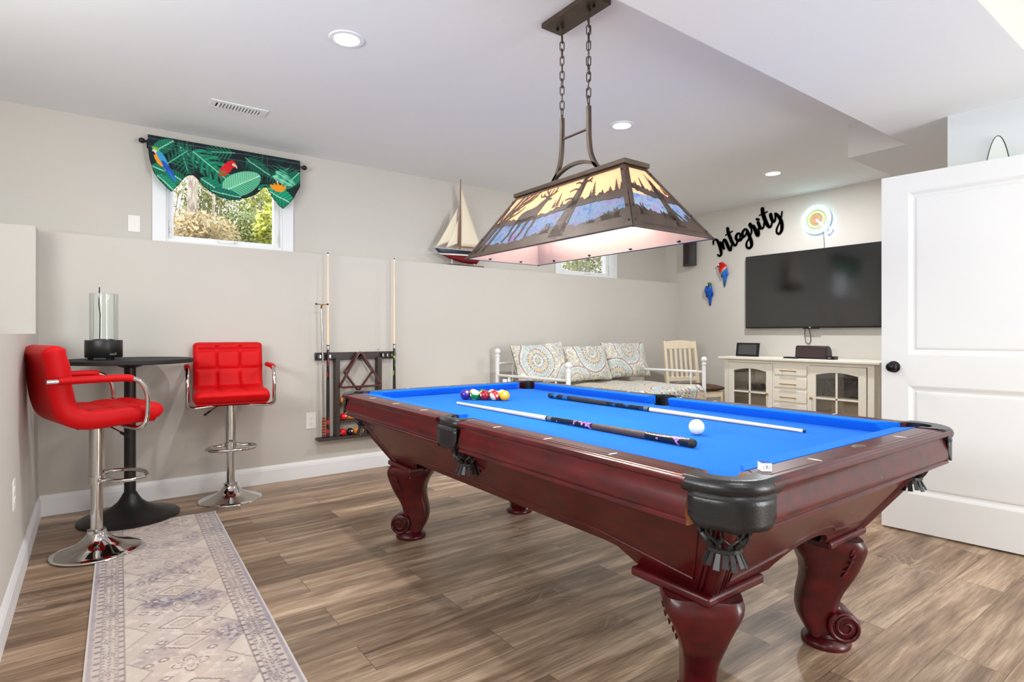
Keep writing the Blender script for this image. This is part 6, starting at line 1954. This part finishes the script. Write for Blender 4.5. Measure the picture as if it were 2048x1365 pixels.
def qfn(u, v):
    x = XLB+0.026+(XRB-XLB-0.052)*u
    # across: from the back edge over the top and down the front
    L1, L2 = YBB-0.035-(YFB-0.036), 0.42
    s = v*(L1+L2)
    rc = 0.05
    wob = 0.010*math.sin(x*9)+0.006*math.sin(x*21+1)
    ex = min(u, 1-u)*1.77
    dip = -0.05*max(0, 1-ex/0.07)**2
    if s < L1-rc: y_, z = YBB-0.035-s, 0.597
    elif s < L1+rc*0.57:
        a = (s-(L1-rc))/(rc*1.57)*PI/2
        y_, z = YFB-0.036+rc-rc*math.sin(a)-0.0, 0.597-rc+rc*math.cos(a)
    else:
        y_, z = YFB-0.036-wob*min(1, (s-L1)/0.2), 0.597-rc-(s-L1-rc*0.57)
    top = s < L1
    z += dip+(0.014*math.sin(x*3.1+1)*math.sin(s*5)+0.006*math.sin(x*14+s*9) if top else 0)+(0.02 if top else 0.02)
    return (x, y_, z)
def qpaint(v):
    P2 = np.stack([v[:, 0], v[:, 1]-v[:, 2]], 1)
    cs = [(3.4, 2.8, 0.26), (3.95, 2.88, 0.3), (4.5, 2.82, 0.28), (4.9, 2.62, 0.25), (4.2, 2.5, 0.22), (4.75, 3.25, 0.18), (3.7, 3.3, 0.2), (4.35, 3.35, 0.2)]
    return medals(P2, cs, (226, 214, 190))
M['paisley'] = paintmat('paisley_quilt', 0.85, bump=0.15, bscale=120)
mb = MB(); mb.grid(qfn, 320, 230)
mb.build('quilt', M['paisley'], t, smooth=80, paint=qpaint, recalc=False)
def pillow(cx, cz, w, h, tilt, roll, yb, label, seed, cs):
    mb = MB(); n = 90
    ct, st_ = math.cos(roll), math.sin(roll)
    def half(sg):
        def f(u, v):
            a, b_ = 2*u-1, 2*v-1
            e = (1-abs(a)**2.6)*(1-abs(b_)**2.6)
            th = 0.085*max(0, e)**0.45+0.004
            pin = 1-0.06*(1-abs(a)**2)*abs(b_)**2
            pin2 = 1-0.06*(1-abs(b_)**2)*abs(a)**2
            x, z = a*w/2*pin2, b_*h/2*pin
            th *= 1+0.12*math.sin(a*5+seed)*math.sin(b_*4+seed*2)
            y_ = sg*th+0.008*math.sin(a*9+seed)*abs(b_)**3
            x2, z2 = x*ct-z*st_, x*st_+z*ct
            return (cx+x2, yb+y_*math.cos(tilt)+z2*math.sin(tilt), cz+z2*math.cos(tilt)-y_*math.sin(tilt)*1.0)
        return f
    mb.grid(half(-1), n, int(n*0.7)); mb.grid(half(1), 30, 24)
    def pp(v):
        X, Z = v[:, 0]-cx, v[:, 2]-cz
        P2 = np.stack([X*ct+Z*st_, -X*st_+Z*ct], 1)
        return medals(P2, cs)
    o = mb.build('pillow', M['paisley'], None, smooth=80, paint=pp)
    tag(o, label, 'pillow', 'paisley pillows on the daybed')
    return o
pillow(3.45, 0.842, 0.64, 0.40, 0.30, 0.05, 4.225, 'left pillow of the daybed, big medallion at its upper left', 1, [(-0.09, 0.04, 0.20), (0.27, -0.17, 0.17), (0.22, 0.13, 0.07), (-0.3, -0.25, 0.15)])
pillow(4.085, 0.826, 0.60, 0.38, 0.34, 0.0, 4.26, 'middle pillow of the daybed, half medallion at its top', 2, [(0.03, 0.12, 0.22), (-0.20, -0.18, 0.17), (0.18, -0.12, 0.075)])
pillow(4.715, 0.840, 0.66, 0.40, 0.32, -0.02, 4.295, 'right pillow of the daybed, nearest the slat back chair', 3, [(-0.02, 0.14, 0.19), (-0.22, -0.20, 0.24), (0.30, 0.05, 0.15), (0.12, -0.13, 0.06)])

# ------------------------------------------------------------------ slat back chair in the corner
t = thing('slat_back_chair', 'pale wooden slat back chair with brown seat in the corner', 'chair', (5.46, 4.11, 0), -R_(17))
# local: x across the back, -y is forward
for s_ in (-1, 1):
    mb = MB(); rings = []
    for z, y_, r in ((0, 0.0, 0.017), (0.45, 0.0, 0.02), (0.56, -0.005, 0.02), (0.8, 0.025, 0.018), (1.045, 0.06, 0.015)):
        rings.append([(s_*0.205+dx*r, y_+dy*r, z) for dx, dy in ((-1, -1), (1, -1), (1, 1), (-1, 1))])
    mb.loft(rings); mb.build('back_post', M['lightwood'], t, world=False, bevel=0.003)
    MB().box((s_*0.205-0.019, -0.44, 0), (s_*0.205+0.019, -0.402, 0.50)).build('front_leg', M['lightwood'], t, world=False, bevel=0.003)
    MB().box((s_*0.205-0.010, -0.41, 0.20), (s_*0.205+0.010, -0.01, 0.23)).build('side_stretcher', M['lightwood'], t, world=False)
mb = MB(); top = [(-0.19, 0.955), (0.19, 0.955)] + [(0.19-0.38*k/12, 1.035+0.018*math.sin(PI*k/12)) for k in range(13)]
mb.prism(top, lambda a, b_, y_: (a, y_+0.06*(b_-0.56)/0.485-0.003, b_), -0.011, 0.011); mb.build('crest_rail', M['lightwood'], t, world=False, bevel=0.003)
MB().box((-0.19, -0.012, 0.585), (0.19, 0.012, 0.635)).build('lower_rail', M['lightwood'], t, world=False, bevel=0.003)
for k in range(5):
    xx = -0.128+0.064*k
    mb = MB(); mb.prism([(xx-0.016, 0.63), (xx+0.016, 0.63), (xx+0.016, 0.96), (xx-0.016, 0.96)], lambda a, b_, y_: (a, y_+0.06*(b_-0.56)/0.485-0.004, b_), -0.006, 0.006); mb.build('slat', M['lightwood'], t, world=False, bevel=0.002)
mb = MB(); mb.box((-0.20, -0.43, 0.44), (0.20, -0.405, 0.50)); mb.box((-0.20, -0.02, 0.44), (0.20, 0.0, 0.50)); mb.box((-0.215, -0.42, 0.44), (-0.195, -0.01, 0.50)); mb.box((0.195, -0.42, 0.44), (0.215, -0.01, 0.50))
mb.build('apron', M['lightwood'], t, world=False, bevel=0.002)
MB().rod((-0.2, -0.42, 0.16), (0.2, -0.42, 0.16), 0.012, 10).build('front_stretcher', M['lightwood'], t, world=False)
def seatfn(sg):
    def f(u, v):
        a, b_ = 2*u-1, 2*v-1
        e = max(0, (1-abs(a)**5)*(1-abs(b_)**5))
        return (a*(0.25-0.02*b_), -0.23+b_*0.225*-1, 0.535+(sg*0.034)*e**0.4)
    return f
mb = MB(); mb.grid(seatfn(1), 24, 24); mb.grid(seatfn(-1), 24, 24); mb.build('seat_cushion', M['brownfab'], t, world=False, smooth=80)

# ------------------------------------------------------------------ white door standing open
DO = Vector((3.721, 1.401)); DT = Vector((0.106, -0.994)); DN = Vector((0.994, 0.106))     # free edge, towards the hinge, behind
t = thing('door_1', None, None, (3.721, 1.401, 0.012)); t['kind'] = 'structure'
DWD, DHT = 0.813, 2.032
def dfn(s, z, d): return (DO.x+DT.x*s+DN.x*d, DO.y+DT.y*s+DN.y*d, z)
mb = MB()
z0, z1 = 0.012, 0.012+2.028
panels = [(0.131, DWD-0.131, 1.011, 1.937), (0.131, DWD-0.131, 0.222, 0.838)]
# face with recessed moulded panels
def rect(s0, s1, a, b_): mb.prism([(s0, a), (s1, a), (s1, b_), (s0, b_)], dfn, 0, 0.035)
rect(0, 0.131, z0, z1); rect(DWD-0.131, DWD, z0, z1); rect(0.131, DWD-0.131, z0, 0.222); rect(0.131, DWD-0.131, 0.838, 1.011); rect(0.131, DWD-0.131, 1.937, z1)
door = mb.build('door_leaf', M['door'], t, smooth=0)
for s0, s1, a, b_ in panels:
    mb = MB()
    steps = [(0, 0), (0.006, 0.002), (0.020, 0.009), (0.030, 0.011), (0.040, 0.007), (0.047, 0.0065)]
    rings = [[dfn(s0+i, a+i, d), dfn(s1-i, a+i, d), dfn(s1-i, b_-i, d), dfn(s0+i, b_-i, d)] for i, d in steps]
    mb.loft([[dfn(s0, a, 0.034), dfn(s1, a, 0.034), dfn(s1, b_, 0.034), dfn(s0, b_, 0.034)]] + rings)
    mb.build('door_panel', M['door'], t, smooth=0)
M['darkknob'] = mat('dark_bronze_knob', (36, 34, 38), 0.3, metal=0.7, var=0.1)
kp = dfn(0.062, 0.94, 0)
mb = MB()
mtx = Matrix.Translation(kp) @ Matrix.Rotation(math.atan2(-DN.y, -DN.x), 4, 'Z') @ Matrix.Rotation(PI/2, 4, 'Y')
mb.xf = mtx
mb.lathe([(0.001, -0.001), (0.032, -0.001), (0.033, 0.004), (0.028, 0.009), (0.013, 0.012), (0.011, 0.03), (0.020, 0.036), (0.027, 0.046), (0.027, 0.056), (0.020, 0.064), (0.001, 0.067)], (0, 0, 0), 32)
mb.build('door_handle', M['darkknob'], t, smooth=50)
for z in (0.2, 1.0, 1.85):
    MB().rod(dfn(DWD+0.006, z, 0.0), dfn(DWD+0.006, z+0.09, 0.0), 0.006, 10).build('hinge', M['darkknob'], t)

# narrow mirror-like board above the door, on the pale wall
t = thing('hanging_board', 'pale rounded board with thin dark edge above the open door', 'wall ornament', (3.89, 0.905, 1.6))
pts = [(0.905+0.075*math.cos(2*PI*k/48)*(1-0.0*k), 1.585+0.6*math.sin(2*PI*k/48)) for k in range(48)]
mb = MB(); mb.prism(pts, lambda a, b_, x: (x, a, b_), 3.874, 3.8898); mb.build('board', mat('pale_green_white', (226, 234, 226), 0.3, var=0.03), t, smooth=0)
mb = MB(); mb.tube([(3.8745, a, b_) for a, b_ in pts], 0.0022, 6, closed=True); mb.build('edge_band', M['blackmatte'], t)

# orange guitar on a black floor stand, behind the table end
gx, gy = 4.165, 1.56
t = thing('acoustic_guitar', 'orange brown guitar body half hidden behind the white door', 'guitar', (gx, gy, 0.12))
out = []
for k in range(60):
    a = 2*PI*k/60-PI/2
    zz = 0.36+0.235*math.sin(a); zs = 0.125+(zz-0.125)*0.86
    hw = np.interp(zz, [0.12, 0.14, 0.18, 0.25, 0.33, 0.42, 0.50, 0.56, 0.595], [0.0, 0.10, 0.165, 0.19, 0.165, 0.125, 0.14, 0.11, 0.0])
    out.append((math.copysign(hw, math.cos(a)) if abs(math.cos(a)) > 1e-6 else 0, zs))
M['guitar'] = mat('amber_spruce', (196, 108, 22), 0.25, var=0.2, scale=10, stretch=(20, 20, 1), coat=0.5)
mb = MB(); mb.prism(out, lambda a, b_, d: (gx+0.05+d+0.14*(b_-0.12)+0.25*a, gy+a*0.97, b_), -0.05, 0.05)
gb_ = mb.build('body', M['guitar'], t, smooth=40, bevel=0.004)
MB().tube([(gx+0.02+0.14*(b_-0.12)+0.25*a-0.022, gy+a*0.985, b_) for a, b_ in out], 0.006, 6, closed=True).build('binding', M['blackgloss'], gb_)
MB().tube([(gx+0.10, gy, 0.515), (gx+0.19, gy, 1.06)], 0.024, 8).build('neck', mat('dark_neck', (60, 34, 24), 0.4, var=0.2), t)
MB().box((gx+0.165, gy-0.03, 1.06), (gx+0.20, gy+0.03, 1.22)).build('headstock', M['blackgloss'], t)
MB().lathe([(0.05, 0), (0.05, 0.003)], (gx+0.035, gy, 0.42), 20, 'x').build('sound_hole', M['blackmatte'], gb_)
t = thing('guitar_stand', 'black tubular floor stand holding the orange guitar behind the door', 'guitar stand', (gx, gy, 0))
mb = MB()
mb.tube(smoothpath([(gx-0.12, gy+0.13, 0.16), (gx-0.115, gy+0.10, 0.112), (gx-0.10, gy+0.02, 0.098), (gx-0.115, gy-0.08, 0.112), (gx-0.12, gy-0.12, 0.17)], 5), 0.012, 8)
mb.tube([(gx-0.10, gy+0.02, 0.098), (gx+0.16, gy, 0.12)], 0.010, 8)
mb.tube([(gx-0.10, gy, 0.10), (gx+0.05, gy, 0.06)], 0.010, 8)
mb.build('cradle', M['blackmatte'], t)
mb = MB(); mb.tube(smoothpath([(gx-0.03, gy+0.22, 0.013), (gx-0.10, gy, 0.013), (gx-0.16, gy-0.24, 0.013)], 4), 0.013, 8); mb.tube([(gx-0.10, gy, 0.015), (gx+0.22, gy, 0.015)], 0.012, 8); mb.tube([(gx+0.16, gy, 0.015), (gx+0.16, gy, 0.13)], 0.012, 8)
mb.build('foot_tube', M['blackmatte'], t)

# ------------------------------------------------------------------ render look
vs = SC.view_settings
vs.view_transform = 'Standard'; vs.look = 'None'; vs.exposure = EXPO; vs.gamma = 1.0; vs.use_curve_mapping = False
SC.cycles.max_bounces = 10; SC.cycles.diffuse_bounces = 5; SC.cycles.glossy_bounces = 4; SC.cycles.transparent_max_bounces = 12
SC.cycles.sample_clamp_indirect = 6.0
